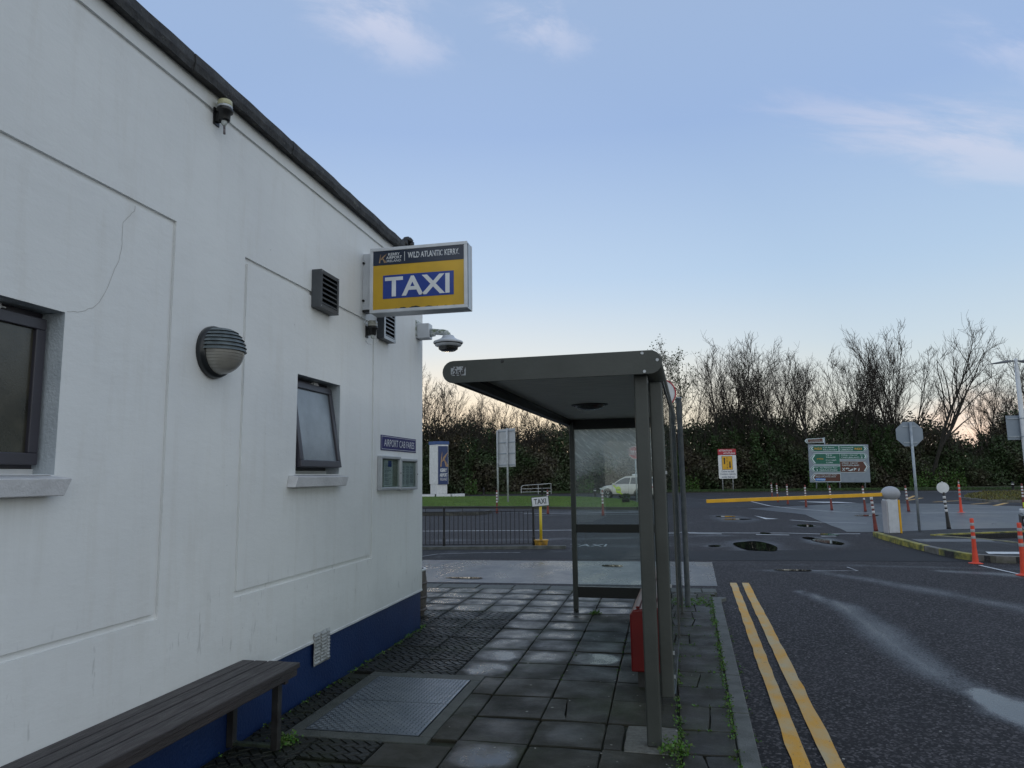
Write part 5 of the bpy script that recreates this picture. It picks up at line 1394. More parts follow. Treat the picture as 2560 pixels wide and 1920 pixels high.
for a, b in zip(K2, K2[1:]):
    A, B = Vector(a), Vector(b); d = (B - A).normalized(); n = Vector((-d.y, d.x)) * 0.12; gp_ = d * 0.004
    MB().prism([tuple(A + gp_), tuple(B - gp_), tuple(B - gp_ + n), tuple(A + gp_ + n)], -0.13, ZI + 0.02).build('kerbstone', KERBY, isl, bevel=0.012)
K3 = [(6.42, 19.30), (6.95, 18.7), (7.35, 17.9), (7.62, 16.9)]
for a, b in zip(K3, K3[1:]):
    A, B = Vector(a), Vector(b); d = (B - A).normalized(); n = Vector((-d.y, d.x)) * 0.07; gp_ = d * 0.003
    MB().prism([tuple(A + gp_), tuple(B - gp_), tuple(B - gp_ + n), tuple(A + gp_ + n)], -0.13, ZI + 0.004).build('kerbstone', mat('pale_yellow_kerb_top', (0.30, 0.28, 0.15), 0.6, col2=(0.16, 0.16, 0.12), nscale=6, coords='World'), isl, bevel=0.006)
sheet('wet_strip', wavy([(5.55, 17.75), (7.1, 17.8), (7.2, 18.5), (5.6, 18.4)], 0.02, 0.3, 9), ZI - 0.008, ASPH_GREY, isl)
for a, b, c, d in ((5.95, 6.6, 15.25, 15.65), (6.7, 7.6, 15.3, 15.6)): sheet('white_patch', [(a, c), (b, c), (b + 0.1, d), (a + 0.1, d)], ZI - 0.006, WLINE, isl)

ba = thing('car_park_barrier', 'white car park barrier with grey rounded head and long lowered yellow arm', 'barrier', (5.74, 20.25, ZI - 0.012), R(12))
MB().box((-0.155, -0.14, 0), (0.115, 0.14, 0.86)).build('cabinet', ALUWHITE, ba, bevel=0.02, seg=3)
MB().box((-0.185, -0.12, 0), (-0.157, 0.12, 0.82)).build('side_panel', mat('cabinet_pale', (0.42, 0.41, 0.43), 0.45), ba, bevel=0.005)
MB().box((0.117, -0.14, 0), (0.165, 0.14, 0.84)).build('yellow_panel', BARYEL, ba, bevel=0.005)
MB().box((-0.075, -0.146, 0.02), (0.045, -0.141, 0.80)).build('door_panel', ALUWHITE, ba, bevel=0.002)
hd = [(math.cos(t) if False else 0.0, 0) for t in (0,)]
prof = [(math.sin(math.pi * i / 14), -math.cos(math.pi * i / 14)) for i in range(15)]
h_ = MB().lathe([(0.190 * r_, 0.10 * z_ + 0) for r_, z_ in prof], axis='y', n=32, sx=1.24, sy=1.0).build('head', BARGREY, ba, smooth=True); h_.location = (0, -0.02, 1.0)
h_.scale = (1, 2.0, 1)
L_ = 4.62
arm_ = MB().box((-L_ - 0.16, -0.03, -0.045), (-0.14, 0.03, 0.045)).build('arm', BARYEL, ba, bevel=0.008)
arm_.location = (0, -0.02, 0.985); arm_.rotation_euler = (0, R(-1.35), 0)

so = thing('octagonal_road_sign', 'grey back of an octagonal road sign on a leaning galvanised pole', 'sign', (6.53, 20.78, ZI - 0.012), R(11), tilt=(0, 0))
MB().tube((0, 0, 0), (0, 0, 2.86), 0.034, n=14).build('pole', GALV, so, smooth=True)
oc = [(0.385 * math.cos(R(22.5 + 45 * i)), 0.355 * math.sin(R(22.5 + 45 * i))) for i in range(8)]
o = MB().prism(oc, 0.045, 0.052, axis='y').build('plate', SGREY, so); o.location = (-0.02, 0, 2.555)
for z in (2.33, 2.76): MB().box((-0.20, 0.030, z - 0.015), (0.17, 0.0445, z + 0.015)).build('channel', GALV, so)

lp = thing('lamp_post', 'pale steel lamp post with twin flat lamp heads and a grey sign back', 'lamp post', (10.33, 23.34, ROAD), R(11))
MB().lathe([(0, 0), (0.075, 0), (0.070, 2.4), (0.055, 4.7), (0.042, 4.72), (0.042, 4.93), (0, 4.95)], n=16).build('pole', ALUWHITE, lp, smooth=True)
for s_ in (-1, 1):
    hd_ = MB()
    sec = []
    for t, hw, hh in ((0.0, 0.03, 0.03), (0.10, 0.045, 0.035), (0.14, 0.10, 0.045), (0.40, 0.12, 0.04), (0.62, 0.09, 0.02), (0.74, 0.03, 0.008)):
        sec.append([(s_ * (0.05 + t), -hw, 4.86 - t * 0.10 - hh * 0.4), (s_ * (0.05 + t), hw, 4.86 - t * 0.10 - hh * 0.4), (s_ * (0.05 + t), hw * 0.7, 4.86 - t * 0.10 + hh), (s_ * (0.05 + t), -hw * 0.7, 4.86 - t * 0.10 + hh)])
    vs = [p for q in sec for p in q]; fs = [(0, 1, 2, 3), tuple(range(len(vs) - 4, len(vs)))]
    for i in range(len(sec) - 1): fs += [(4 * i + k, 4 * i + (k + 1) % 4, 4 * i + 4 + (k + 1) % 4, 4 * i + 4 + k) for k in range(4)]
    hd_.add(vs, fs).build('lamp_head', mat('lamp_head_grey', (0.10, 0.11, 0.125), 0.45), lp, bevel=0.006)
MB().box((-0.42, 0.075, 2.55), (0.34, 0.083, 3.26)).build('sign_plate', SGREY, lp)
for z in (2.64, 3.17): MB().box((-0.40, 0.055, z - 0.015), (0.32, 0.0745, z + 0.015)).build('channel', GALV, lp)
for z in (2.64, 3.17): MB().lathe([(0.068, z - 0.015), (0.078, z - 0.015), (0.078, z + 0.015), (0.068, z + 0.015)], n=14).build('clamp', GALV, lp)

# ------------------------------------------------------------------ far road signs
av = thing('attention_sign', 'white and yellow drive on left sign with red ATTENTION ACHTUNG top on two posts', 'sign', (5.03, 68.3, -0.1), R(11.8))
AW = 1.66
MB().box((0.0, 0, 3.40), (AW, 0.04, 3.93)).build('red_plate', SRED, av)
def rrect(x0, x1, z0, z1, r_, k=4):
    pts = []
    for cx_, cz_, a0 in ((x1 - r_, z0 + r_, -90), (x1 - r_, z1 - r_, 0), (x0 + r_, z1 - r_, 90), (x0 + r_, z0 + r_, 180)):
        pts += [(cx_ + r_ * math.cos(R(a0 + 90 * i / k)), cz_ + r_ * math.sin(R(a0 + 90 * i / k))) for i in range(k + 1)]
    return pts
MB().prism(rrect(0.0, AW, 1.22, 3.37, 0.09), 0.0, 0.04, axis='y').build('white_plate', WHITEP, av)
MB().box((0.32, -0.012, 2.03), (1.30, -0.002, 3.28)).build('dark_border', BLACK, av)
MB().box((0.345, -0.022, 2.055), (1.275, -0.0125, 3.255)).build('yellow_panel', AMBER, av)
ar = MB()
ar.prism([(0.50, 2.55), (0.61, 2.55), (0.61, 3.0), (0.66, 3.0), (0.555, 3.18), (0.45, 3.0), (0.50, 3.0)], -0.034, -0.024, axis='y')
ar.prism([(1.00, 2.78), (1.11, 2.78), (1.11, 2.33), (1.16, 2.33), (1.055, 2.15), (0.95, 2.33), (1.00, 2.33)], -0.034, -0.024, axis='y')
ar.build('arrows', BLACK, av)
for i in range(4): MB().box((0.785, -0.034, 2.14 + i * 0.29), (0.815, -0.024, 2.30 + i * 0.29)).build('dash', BLACK, av)
text('ATTENTION/', 0.08, 1.33, 3.70, 3.86, -0.02, LETTER, av, bold=0.015)
text('ACHTUNG', 0.50, 1.56, 3.46, 3.62, -0.02, LETTER, av, bold=0.015)
text('Drive on left', 0.26, 1.42, 1.80, 1.96, -0.02, INK, av, bold=0.01)
text('Conduire \u00e0 gauche', 0.14, 1.56, 1.54, 1.71, -0.02, INK, av, bold=0.01)
text('Links fahren', 0.28, 1.42, 1.30, 1.46, -0.02, INK, av, bold=0.01)
for x in (0.33, 1.28): MB().tube((x, 0.09, 0), (x, 0.09, 3.7), 0.048, n=8).build('post', mat('pale_sign_post', (0.42, 0.44, 0.46)), av, smooth=True)

bg_ = thing('direction_sign', 'large grey direction board with green and brown arrow panels on posts before the hedge', 'sign', (13.05, 69.4, -0.1), R(11.8), tilt=(0, 0))
BW, BZ0, BZ1 = 5.5, 0.78, 4.22
bd_ = MB().box((0, 0, BZ0), (BW, 0.05, BZ1)).build('board', SGREY, bg_)
bg_.rotation_euler[1] = R(0.8)
def px2(u, v):   # board-local position from the proportions of the panel layout
    # perspective-free mapping of the layout drawn on the board
    sx = (u - (460 + (v - 470) * 0.080)) / 1355.0
    top = 470 - (u - 460) * 0.0332; bot = 1345 - (u - 530) * 0.0258
    sz = 1 - (v - top) / (bot - top)
    return sx * BW, BZ0 + sz * (BZ1 - BZ0)
LTB = mat('sign_pale_blue_white', (0.55, 0.66, 0.70), 0.4)
def panel(name, col, left, u0, u1, v0, v1, pk):
    """arrow panel: outer pale border, coloured face, chevron"""
    a = px2(u0, v1); b = px2(u1, v0); x0, z0, x1, z1 = a[0], a[1], b[0], b[1]
    zc_ = (z0 + z1) / 2; k = pk
    def shape(i):
        if left: return [(x0 + k, z0 + i), (x1 - i, z0 + i), (x1 - i, z1 - i), (x0 + k, z1 - i), (x0 + i * 1.4, zc_)]
        return [(x0 + i, z0 + i), (x1 - k, z0 + i), (x1 - i * 1.4, zc_), (x1 - k, z1 - i), (x0 + i, z1 - i)]
    p = MB().prism(shape(0.0), -0.014, -0.002, axis='y').build(name, LTB, bd_)
    MB().prism(shape(0.045), -0.028, -0.016, axis='y').build('face', col, p)
    c = MB(); t = 0.13; i = 0.11
    if left: c.prism([(x0 + i * 1.3, zc_), (x0 + k * 0.98, z0 + i), (x0 + k * 0.98 + t, z0 + i), (x0 + i * 1.3 + t, zc_), (x0 + k * 0.98 + t, z1 - i), (x0 + k * 0.98, z1 - i)], -0.040, -0.030, axis='y')
    else: c.prism([(x1 - i * 1.3, zc_), (x1 - k * 0.98, z1 - i), (x1 - k * 0.98 - t, z1 - i), (x1 - i * 1.3 - t, zc_), (x1 - k * 0.98 - t, z0 + i), (x1 - k * 0.98, z0 + i)], -0.040, -0.030, axis='y')
    c.build('chevron', LTB, p)
    return p
def bt(par, s, u0, v0, u1, v1, m_=LTB, bold=0.015, shear=0.0):
    a = px2(u0, v1); b = px2(u1, v0)
    text(s, a[0], b[0], a[1], b[1], -0.042, m_, par, bold=bold, shear=shear)
p = panel('green_panel', SGREEN, True, 490, 1150, 470, 640, 0.30)
bt(p, 'N23', 610, 535, 760, 590, AMBER); bt(p, 'Cill Airne', 795, 508, 1045, 545, shear=0.25); bt(p, 'KILLARNEY', 800, 560, 1115, 598)
p = panel('green_panel', SGREEN, False, 1160, 1795, 450, 620, 0.30)
bt(p, 'Luimneach', 1190, 495, 1470, 535, shear=0.25); bt(p, 'LIMERICK', 1195, 548, 1475, 588); bt(p, 'N23', 1510, 510, 1665, 560, AMBER)
p = panel('green_panel', SGREEN, True, 515, 1175, 655, 935, 0.42)
bt(p, '(N22)', 665, 780, 805, 820, AMBER); bt(p, 'Tr\u00e1 L\u00ed', 860, 682, 1005, 722, shear=0.25); bt(p, 'TRALEE', 862, 735, 1078, 773); bt(p, 'Corcaigh', 865, 800, 1095, 840, shear=0.25); bt(p, 'CORK', 872, 858, 1030, 895)
p = panel('green_panel', SGREEN, False, 1175, 1810, 632, 795, 0.30)
bt(p, 'Oile\u00e1n Ciarra\u00ed', 1205, 668, 1575, 708, shear=0.25); bt(p, 'CASTLEISLAND', 1210, 722, 1612, 765); bt(p, 'km', 1632, 660, 1685, 690); bt(p, '8', 1650, 715, 1685, 760)
p = panel('green_panel', SGREEN, True, 530, 1195, 945, 1110, 0.30)
bt(p, 'km', 640, 985, 700, 1012); bt(p, '1', 668, 1040, 688, 1080); bt(p, 'An Fearann Fuar', 730, 975, 1130, 1018, shear=0.25); bt(p, 'FARRANFORE', 735, 1030, 1130, 1075)
p = panel('brown_panel', SBROWN, False, 1195, 1835, 812, 1100, 0.42)
bt(p, 'Oile\u00e1n Ciarra\u00ed', 1225, 850, 1590, 892, shear=0.25); bt(p, 'CASTLEISLAND', 1228, 905, 1612, 948)
def sym(par, polys, name):
    k_ = MB()
    for pl_ in polys: k_.prism([px2(u, v) for u, v in pl_], -0.040, -0.030, axis='y')
    k_.build(name, LTB, par)
sym(p, [[(1238, 995), (1250, 988), (1302, 1055), (1290, 1062)], [(1290, 985), (1302, 992), (1250, 1062), (1240, 1055)]], 'cutlery_symbol')
sym(p, [[(1312, 1005), (1340, 985), (1385, 990), (1400, 1012), (1350, 1005), (1325, 1030)], [(1350, 1030), (1410, 1040), (1470, 1000), (1478, 1040), (1425, 1062), (1380, 1050)]], 'bed_symbol')
sym(p, [[(1495, 985), (1508, 985), (1510, 1055), (1500, 1055)], [(1512, 985), (1562, 1002), (1514, 1030)]], 'flag_symbol')
bt(p, 'i', 1598, 985, 1625, 1055, shear=0.2, bold=0.03)
p = panel('brown_panel', SBROWN, True, 545, 1205, 1122, 1330, 0.34)
bt(p, 'Sl\u00ed an Atlantaigh Fhi\u00e1in', 640, 1150, 1125, 1185, shear=0.25); bt(p, 'WILD ATLANTIC WAY', 645, 1190, 1100, 1228)
a = px2(648, 1305); b = px2(862, 1245)
MB().box((a[0], -0.040, a[1]), (b[0], -0.030, b[1])).build('blue_wave_panel', SKYBLUE, p)
zz = []; k_ = MB()
for i in range(8):
    u = 668 + i * 25; s1 = 1262 if i % 2 == 0 else 1285; s2 = 1285 if i % 2 == 0 else 1262
    k_.prism([px2(u, s1 + 8), px2(u + 25, s2 + 8), px2(u + 25, s2 - 6), px2(u, s1 - 6)], -0.050, -0.042, axis='y')
k_.build('wave_line', LTB, p)
for x in (0.62, 2.75, 5.05): MB().tube((x, 0.11, 0), (x, 0.11, 4.0), 0.06, n=8).build('post', GALV, bg_, smooth=True)
ts = thing('brown_finger_sign', 'small brown finger sign rising just above the top left of the direction board', 'sign', (14.6, 69.9, -0.1), R(11.8))
tw = -1.78
MB().prism([(0, 4.38), (0, 4.80), (tw + 0.18, 4.74), (tw, 4.54), (tw + 0.18, 4.34)], 0, 0.04, axis='y').build('plate', LTB, ts)
MB().prism([(-0.13, 4.42), (-0.13, 4.755), (tw + 0.24, 4.69), (tw + 0.09, 4.54), (tw + 0.24, 4.39)], -0.012, -0.002, axis='y').build('face', SBROWN, ts)
MB().prism([(tw + 0.14, 4.54), (tw + 0.26, 4.42), (tw + 0.34, 4.42), (tw + 0.22, 4.54), (tw + 0.34, 4.66), (tw + 0.26, 4.66)], -0.024, -0.014, axis='y').build('chevron', LTB, ts)
text('Corca Dhuibhne', -1.30, -0.42, 4.60, 4.655, -0.024, LTB, ts, shear=0.25)
text('DINGLE PENINSULA', -1.30, -0.22, 4.46, 4.52, -0.024, LTB, ts)
MB().tube((0.05, 0.03, 0), (0.05, 0.03, 4.85), 0.05, n=8).build('post', GALV, ts, smooth=True)

# ------------------------------------------------------------------ brown verge with kerb at the right
VP = [(16.6, 42.0), (16.9, 46.0), (19.6, 52.5), (23, 58.6), (29, 58.8), (40, 52), (40, 42), (24, 38)]
vg = setting(MB().prism(VP, -0.15, 0.02).build('verge', mat('verge_soil', (0.07, 0.06, 0.025), 0.9, col2=(0.04, 0.045, 0.02), nscale=1.5, coords='World')))
mbk = MB()
for a, b in ((VP[7], VP[0]), (VP[0], VP[1])):
    A, B = Vector(a), Vector(b); n = Vector((B.y - A.y, -(B.x - A.x))).normalized() * -0.15
    mbk.prism([tuple(A), tuple(A + n), tuple(B + n), tuple(B)], -0.14, 0.03)
mbk.build('kerb', KERBG, vg)
o = blades('verge_grass', VP, 16000, 0.10, VERGE, 8, w=0.04); o['kind'] = 'stuff'

# hedge-foot verge
HB = [(-60, 66.8), (-22, 67.6), (-9, 68.4), (2, 68.0), (16, 68.2), (24, 66.3), (40, 63.5), (70, 62), (70, 90), (-60, 90)]
hv = setting(MB().prism(HB, -0.15, -0.03).build('hedge_bank', mat('bank_soil', (0.022, 0.03, 0.010), 0.9, col2=(0.04, 0.04, 0.02), nscale=0.8, coords='World')))
o = blades('bank_grass', [(-30, 67.4), (-22, 67.9), (-9, 68.6), (2, 68.1), (16, 68.3), (24, 66.5), (40, 63.7), (40, 66.2), (24, 69), (16, 71), (2, 71), (-9, 71), (-30, 70)], 40000, 0.16, mat('bank_grass_green', (0.045, 0.085, 0.018), 0.7, col2=(0.03, 0.055, 0.015), nscale=0.5, island=0.4, coords='World'), 9, z0=-0.04, w=0.03); o['kind'] = 'stuff'

# ------------------------------------------------------------------ trees
def frame_vec(d, g):
    a = g.normal(size=3); a -= d * (a @ d); return a / np.linalg.norm(a)

def grow_tree(seed, H, stems, spread, lean=0.0, limb=13, twig=6, first=0.30, bare=1.0):
    g = np.random.default_rng(seed); big = []; small = []; tips = []; stemline = []
    def branch(p, d, L0, r0, n, curl, store, rate=0.5, wob=0.10):
        pts = [p]; rs = [r0]
        for i in range(n):
            d = d + g.normal(0, wob, 3) + np.array([0, 0, curl]); d /= np.linalg.norm(d)
            q = p + d * L0 / n; r1 = r0 + (r0 * rate - r0) * (i + 1) / n
            store.append((p, q, rs[-1], r1)); p = q; pts.append(p); rs.append(r1)
        return pts, rs, d
    for s in range(stems):
        a = 2 * math.pi * (s + g.uniform(-0.3, 0.3)) / stems
        tilt = spread * g.uniform(0.5, 1.2)
        d = np.array([math.cos(a) * tilt + lean, math.sin(a) * tilt, 1.0]); d /= np.linalg.norm(d)
        hs = H * g.uniform(0.78, 1.0)
        base = np.array([math.cos(a) * 0.2, math.sin(a) * 0.2, -0.1])
        pts, rs, _ = branch(base, d, hs, 0.0105 * H * g.uniform(0.6, 1.0) / (0.6 + stems * 0.14), 12, 0.015, big, 0.10, 0.07)
        stemline.append(pts)
        for k in range(limb):
            t = first + (0.97 - first) * (k + g.uniform(0, 1)) / limb; i = min(11, int(t * 12)); f = t * 12 - i
            p = pts[i] + (pts[i + 1] - pts[i]) * f; r = rs[i] * 0.62
            dd = pts[i + 1] - pts[i]; dd /= np.linalg.norm(dd)
            side = frame_vec(dd, g); ang = g.uniform(0.28, 0.60)
            b = dd * math.cos(ang) + side * math.sin(ang)
            Lb = hs * (0.36 * (1 - t) + 0.11) * g.uniform(0.7, 1.25)
            bp, br, _ = branch(p, b, Lb, max(r, 0.024), 5, 0.09, big if r > 0.03 else small, 0.35, 0.12)
            for j in range(twig):
                tt = g.uniform(0.15, 1.0) * 5; ii = min(4, int(tt)); p2 = bp[ii] + (bp[ii + 1] - bp[ii]) * (tt - ii)
                d2 = bp[ii + 1] - bp[ii]; d2 /= np.linalg.norm(d2); s2 = frame_vec(d2, g); an = g.uniform(0.35, 0.8)
                tp_, tr, _ = branch(p2, d2 * math.cos(an) + s2 * math.sin(an), Lb * g.uniform(0.3, 0.55), 0.016, 3, 0.07, small, 0.6, 0.14)
                tips.append(tp_[-1])
                for _k in range(3):
                    p3 = tp_[g.integers(1, 4)]; d3 = d2 + g.normal(0, 0.55, 3) + np.array([0, 0, 0.3]); d3 /= np.linalg.norm(d3)
                    small.append((p3, p3 + d3 * Lb * g.uniform(0.15, 0.32), 0.013, 0.008)); tips.append(small[-1][1])
    return big, small, np.array(tips), stemline

def segs_mesh(name, segs, n, m, parent):
    P0 = np.array([s[0] for s in segs]); P1 = np.array([s[1] for s in segs]); r0 = np.array([s[2] for s in segs]); r1 = np.array([s[3] for s in segs])
    d = P1 - P0; d /= np.linalg.norm(d, axis=1)[:, None] + 1e-9
    ref = np.where(np.abs(d[:, 2:3]) < 0.9, np.array([[0, 0, 1.0]]), np.array([[1.0, 0, 0]]))
    a = np.cross(d, ref); a /= np.linalg.norm(a, axis=1)[:, None]; b = np.cross(d, a)
    vs = []
    for P, r in ((P0, r0), (P1, r1)):
        for i in range(n):
            t = 2 * math.pi * i / n
            vs.append(P + (a * math.cos(t) + b * math.sin(t)) * r[:, None])
    V = np.stack(vs, 1)          # (S, 2n, 3)
    S = len(segs); base = (np.arange(S) * 2 * n)[:, None]
    F = np.stack([base + np.array([[i, (i + 1) % n, n + (i + 1) % n, n + i]]) for i in range(n)], 1).reshape(-1, 4)
    return np_mesh(name, V.reshape(-1, 3), F, m, parent, smooth=True)

def ivy_points(stemline, g, h0, n, rad):
    pts = []
    for st_ in stemline:
        st_ = np.array(st_); L0 = len(st_) - 1
        t = g.uniform(0, 1, n) ** 0.8 * h0 * L0; i = np.minimum(L0 - 1, t.astype(int)); f = (t - i)[:, None]
        p = st_[i] * (1 - f) + st_[i + 1] * f
        k = rad * (1.15 - (t / L0) / max(h0, 0.01) * 0.75)[:, None]
        lump = 1 + 0.35 * np.sin(t * 2.3 + g.uniform(0, 6))[:, None]
        q = g.normal(size=(n, 3)); q /= np.linalg.norm(q, axis=1)[:, None]
        pts.append(p + q * g.uniform(0.5, 1.0, (n, 1)) * k * lump)
    return np.concatenate(pts)

def make_tree(seed, H, stems, spread, lean=0.0, ivy=0.0, ivyrad=0.7, leaves=0, **kw):
    big, small, tips, sl_ = grow_tree(seed, H, stems, spread, lean, **kw)
    t = thing('bare_tree', 'x', 'tree')
    segs_mesh('trunk', big, 6, BARK, t)
    segs_mesh('crown', small, 3, TWIG, t)
    g = np.random.default_rng(seed + 50)
    if ivy > 0:
        q = ivy_points(sl_, g, ivy, 1900, ivyrad)
        leaf_cards('ivy', q, 0.20, IVY, t, seed)
    if leaves:
        q = tips[g.integers(0, len(tips), leaves)] + g.normal(0, 0.25, (leaves, 3))
        leaf_cards('leaves', q, 0.17, BIRCHLEAF, t, seed)
    return t

PROTO = {
    'vase': make_tree(11, 15.0, 5, 0.22, ivy=0.42, ivyrad=0.9),
    'vase2': make_tree(12, 15.0, 4, 0.18, ivy=0.38, ivyrad=0.8),
    'tall': make_tree(13, 16.5, 3, 0.13, ivy=0.30, ivyrad=0.6, limb=15),
    'lean': make_tree(14, 17.0, 2, 0.10, lean=0.20, ivy=0.12, ivyrad=0.35, limb=15, twig=6),
    'leafy': make_tree(15, 14.5, 2, 0.08, ivy=0.3, ivyrad=0.5, leaves=1300, limb=14, twig=5),
    'ivied': make_tree(16, 13.0, 1, 0.05, ivy=0.68, ivyrad=1.0, limb=14),
    'thin': make_tree(17, 13.5, 1, 0.05, ivy=0.10, ivyrad=0.3, limb=15),
    'round': make_tree(18, 9.5, 6, 0.32, ivy=0.3, ivyrad=0.6, first=0.2, limb=11),
    'wide': make_tree(19, 13.5, 4, 0.30, ivy=0.45, ivyrad=0.9, leaves=220),
}
TG = 'bare winter trees rising from the hedge'
used = set()
def tree(kind, x, y, top, label, rz=0.0):
    """x, y: where it stands, top: height in metres"""
    base_H = {'vase': 15, 'vase2': 15, 'tall': 16.5, 'lean': 17, 'leafy': 14.5, 'ivied': 13, 'thin': 13.5, 'round': 9.5, 'wide': 13.5}[kind]
    s = top / base_H
    if kind not in used:
        t = PROTO[kind]; t.location = (x, y, -0.1); t.rotation_euler[2] = rz; t.scale = (s, s, s); t['label'] = label; used.add(kind)
    else: t = copy_tree(PROTO[kind], (x, y, -0.1), rz, label, scale=(s, s, s))
    t['group'] = TG
T = [
    ('wide', -22.87, 68.77, 13.0, 'bare tree rising right beside the corner of the white building', 0.3),
    ('tall', -26.52, 71.08, 14.0, 'bare tree mostly hidden behind the building corner', 1.3),
    ('ivied', -19.54, 68.45, 10.3, 'narrow ivy covered tree trunk just right of the white pylon', 0.5),
    ('vase2', -22.26, 72.99, 11.8, 'thin branched bare tree directly above the white pylon', 2.0),
    ('vase', -18.45, 72.76, 10.6, 'bare tree between the ivy column and the tall sign back', 1.0),
    ('round', -15.95, 71.24, 9.4, 'fan shaped bare tree directly behind the tall sign back', 0.6),
    ('round', -13.51, 72.78, 8.8, 'low fan shaped bare tree right of the tall sign back', 2.2),
    ('wide', -11.42, 74.23, 9.0, 'low spreading bare tree under the shelter roof edge', 1.7),
    ('round', -8.73, 74.80, 8.6, 'low bare tree behind the far shelter post', 3.0),
    ('vase2', -6.12, 76.36, 12.0, 'bare tree seen through the middle of the scratched glass', 0.2),
    ('leafy', -2.98, 77.02, 13.0, 'half leafy tree hidden behind the shelter roof', 2.0),
    ('leafy', 0.83, 73.73, 15.4, 'slender tree still holding small green leaves right behind the shelter roof end', 0.0),
    ('vase2', 3.56, 79.41, 12.8, 'bare tree between the leafy tree and the ATTENTION sign', 1.1),
    ('vase', 6.48, 75.93, 16.4, 'tall many stemmed bare tree above the ATTENTION sign', 0.4),
    ('vase2', 8.84, 79.49, 16.0, 'bare tree just right of the ATTENTION sign with crossing branches', 2.6),
    ('wide', 10.08, 75.66, 14.8, 'ivy based bare tree between ATTENTION sign and direction board', 1.9),
    ('vase', 12.69, 78.25, 15.6, 'bare tree above the small brown finger sign', 3.4),
    ('tall', 15.01, 82.82, 14.8, 'upright bare tree behind the left half of the direction board', 0.9),
    ('thin', 15.68, 76.83, 14.0, 'single thin straight bare tree above the middle of the direction board', 0.0),
    ('vase2', 18.52, 79.47, 14.4, 'bare tree with scattered dead leaves above the right half of the direction board', 4.0),
    ('wide', 20.91, 82.01, 15.0, 'spreading bare tree right of the direction board', 5.0),
    ('vase', 21.90, 79.16, 16.6, 'dense tall bare tree left of the octagonal sign back', 5.2),
    ('tall', 24.77, 81.80, 17.6, 'tall upright bare tree directly above the octagonal sign back', 2.1),
    ('lean', 25.99, 77.97, 18.0, 'tallest bare tree, leaning right with long sweeping branches', 0.1),
    ('thin', 29.54, 80.76, 10.0, 'small thin bare tree in front of the peach cloud', 1.0),
    ('ivied', 32.20, 80.29, 10.2, 'ivy clad trunk just left of the lamp post', 2.0),
    ('vase2', 34.53, 84.86, 13.2, 'bare tree behind the left lamp head', 0.7),
    ('ivied', 35.66, 83.06, 11.2, 'broad ivy covered tree behind the lamp post', 4.0),
    ('vase', 38.59, 86.73, 13.2, 'bare tree at the right picture edge behind the lamp post', 2.8),
    ('tall', 40.35, 84.04, 15.0, 'bare tree just beyond the right picture edge', 2.8),
    ('vase2', 45.04, 86.04, 14.0, 'bare tree well beyond the right picture edge', 1.8),
]
for a in T: tree(*a)

# ------------------------------------------------------------------ thicket below the trees
def ridge(st):
    return np.interp(st, [700, 1055, 1100, 1150, 1200, 1260, 1330, 1420, 1520, 1640, 1700, 1760, 1840, 1900, 1960, 2030, 2100, 2180, 2260, 2330, 2390, 2430, 2480, 2540, 2600, 3000],
                     [6.0, 6.0, 6.2, 6.6, 5.9, 4.8, 5.3, 5.8, 6.2, 5.4, 5.2, 6.0, 7.4, 6.4, 6.0, 5.0, 6.6, 6.6, 5.8, 5.4, 4.0, 3.3, 5.4, 6.4, 6.0, 6.0])
def place(st, dist):
    """hedge stations fan out from the forecourt: station number and distance give the ground position"""
    lat = (st - 1280) / 1775 * dist
    return -0.20464 * dist + 0.97884 * lat, 0.97884 * dist + 0.20464 * lat
def thicket(st0, st1, n, seed, name, m, size, front=lambda p: 69.5, deep=7.0, hk=1.0):
    g = np.random.default_rng(seed)
    st = g.uniform(st0, st1, n)
    # lumpy front face and top
    lump = 0.7 * np.sin(st / 37 + seed) + 0.5 * np.sin(st / 13 + 2 * seed) + 0.3 * np.sin(st / 5.1)
    H = ridge(st) * hk * (1 + 0.06 * lump)
    u = g.uniform(0, 1, n); z = H * u ** 0.85
    # surface shell: front side leans back with height, soft top with stray sprays
    dep = front(st) + (z / H) ** 2.2 * 2.2 + 0.5 * np.sin(st / 21 + z * 1.3) + np.abs(g.normal(0, 0.9, n))
    over = g.uniform(0, 1, n) < 0.14
    z = np.where(over, H + np.abs(g.normal(0, 0.7, n)), z); dep = np.where(over, front(st) + 2 + g.uniform(0, deep - 2, n), dep)
    x, y = place(st, dep)
    o = leaf_cards(name, np.stack([x, y, z - 0.05], 1), size, m, None, seed)
    o['kind'] = 'stuff'
    return o
thicket(980, 1660, 65000, 31, 'hedge_foliage', BRAMBLE, 0.24, front=lambda p: 70.3 + 0 * p)
thicket(1640, 2180, 65000, 32, 'hedge_foliage', BRAMBLE, 0.24, front=lambda p: 71.3 + 0 * p)
thicket(2170, 2800, 60000, 33, 'hedge_foliage', BRAMBLE, 0.24, front=lambda p: 71.5 - (p - 2180) * 0.0035)
thicket(700, 990, 14000, 34, 'hedge_foliage', BRAMBLE, 0.26, front=lambda p: 68.5 + 0 * p)
for a, b, n_, s_ in ((2010, 2080, 1400, 41), (2260, 2400, 2200, 42), (1690, 1740, 500, 43), (1160, 1190, 500, 44), (1440, 1480, 400, 45)):
    g = np.random.default_rng(s_); st = g.uniform(a, b, n_); dep = 69.5 + g.normal(0, 0.4, n_) + (1.3 if a > 1600 else -1.0)
    x, y = place(st, dep); z = np.abs(g.normal(0, 0.7, n_))
    o = leaf_cards('low_bright_leaves', np.stack([x, y, z], 1), 0.17, BRIGHTLEAF, None, s_); o['kind'] = 'stuff'
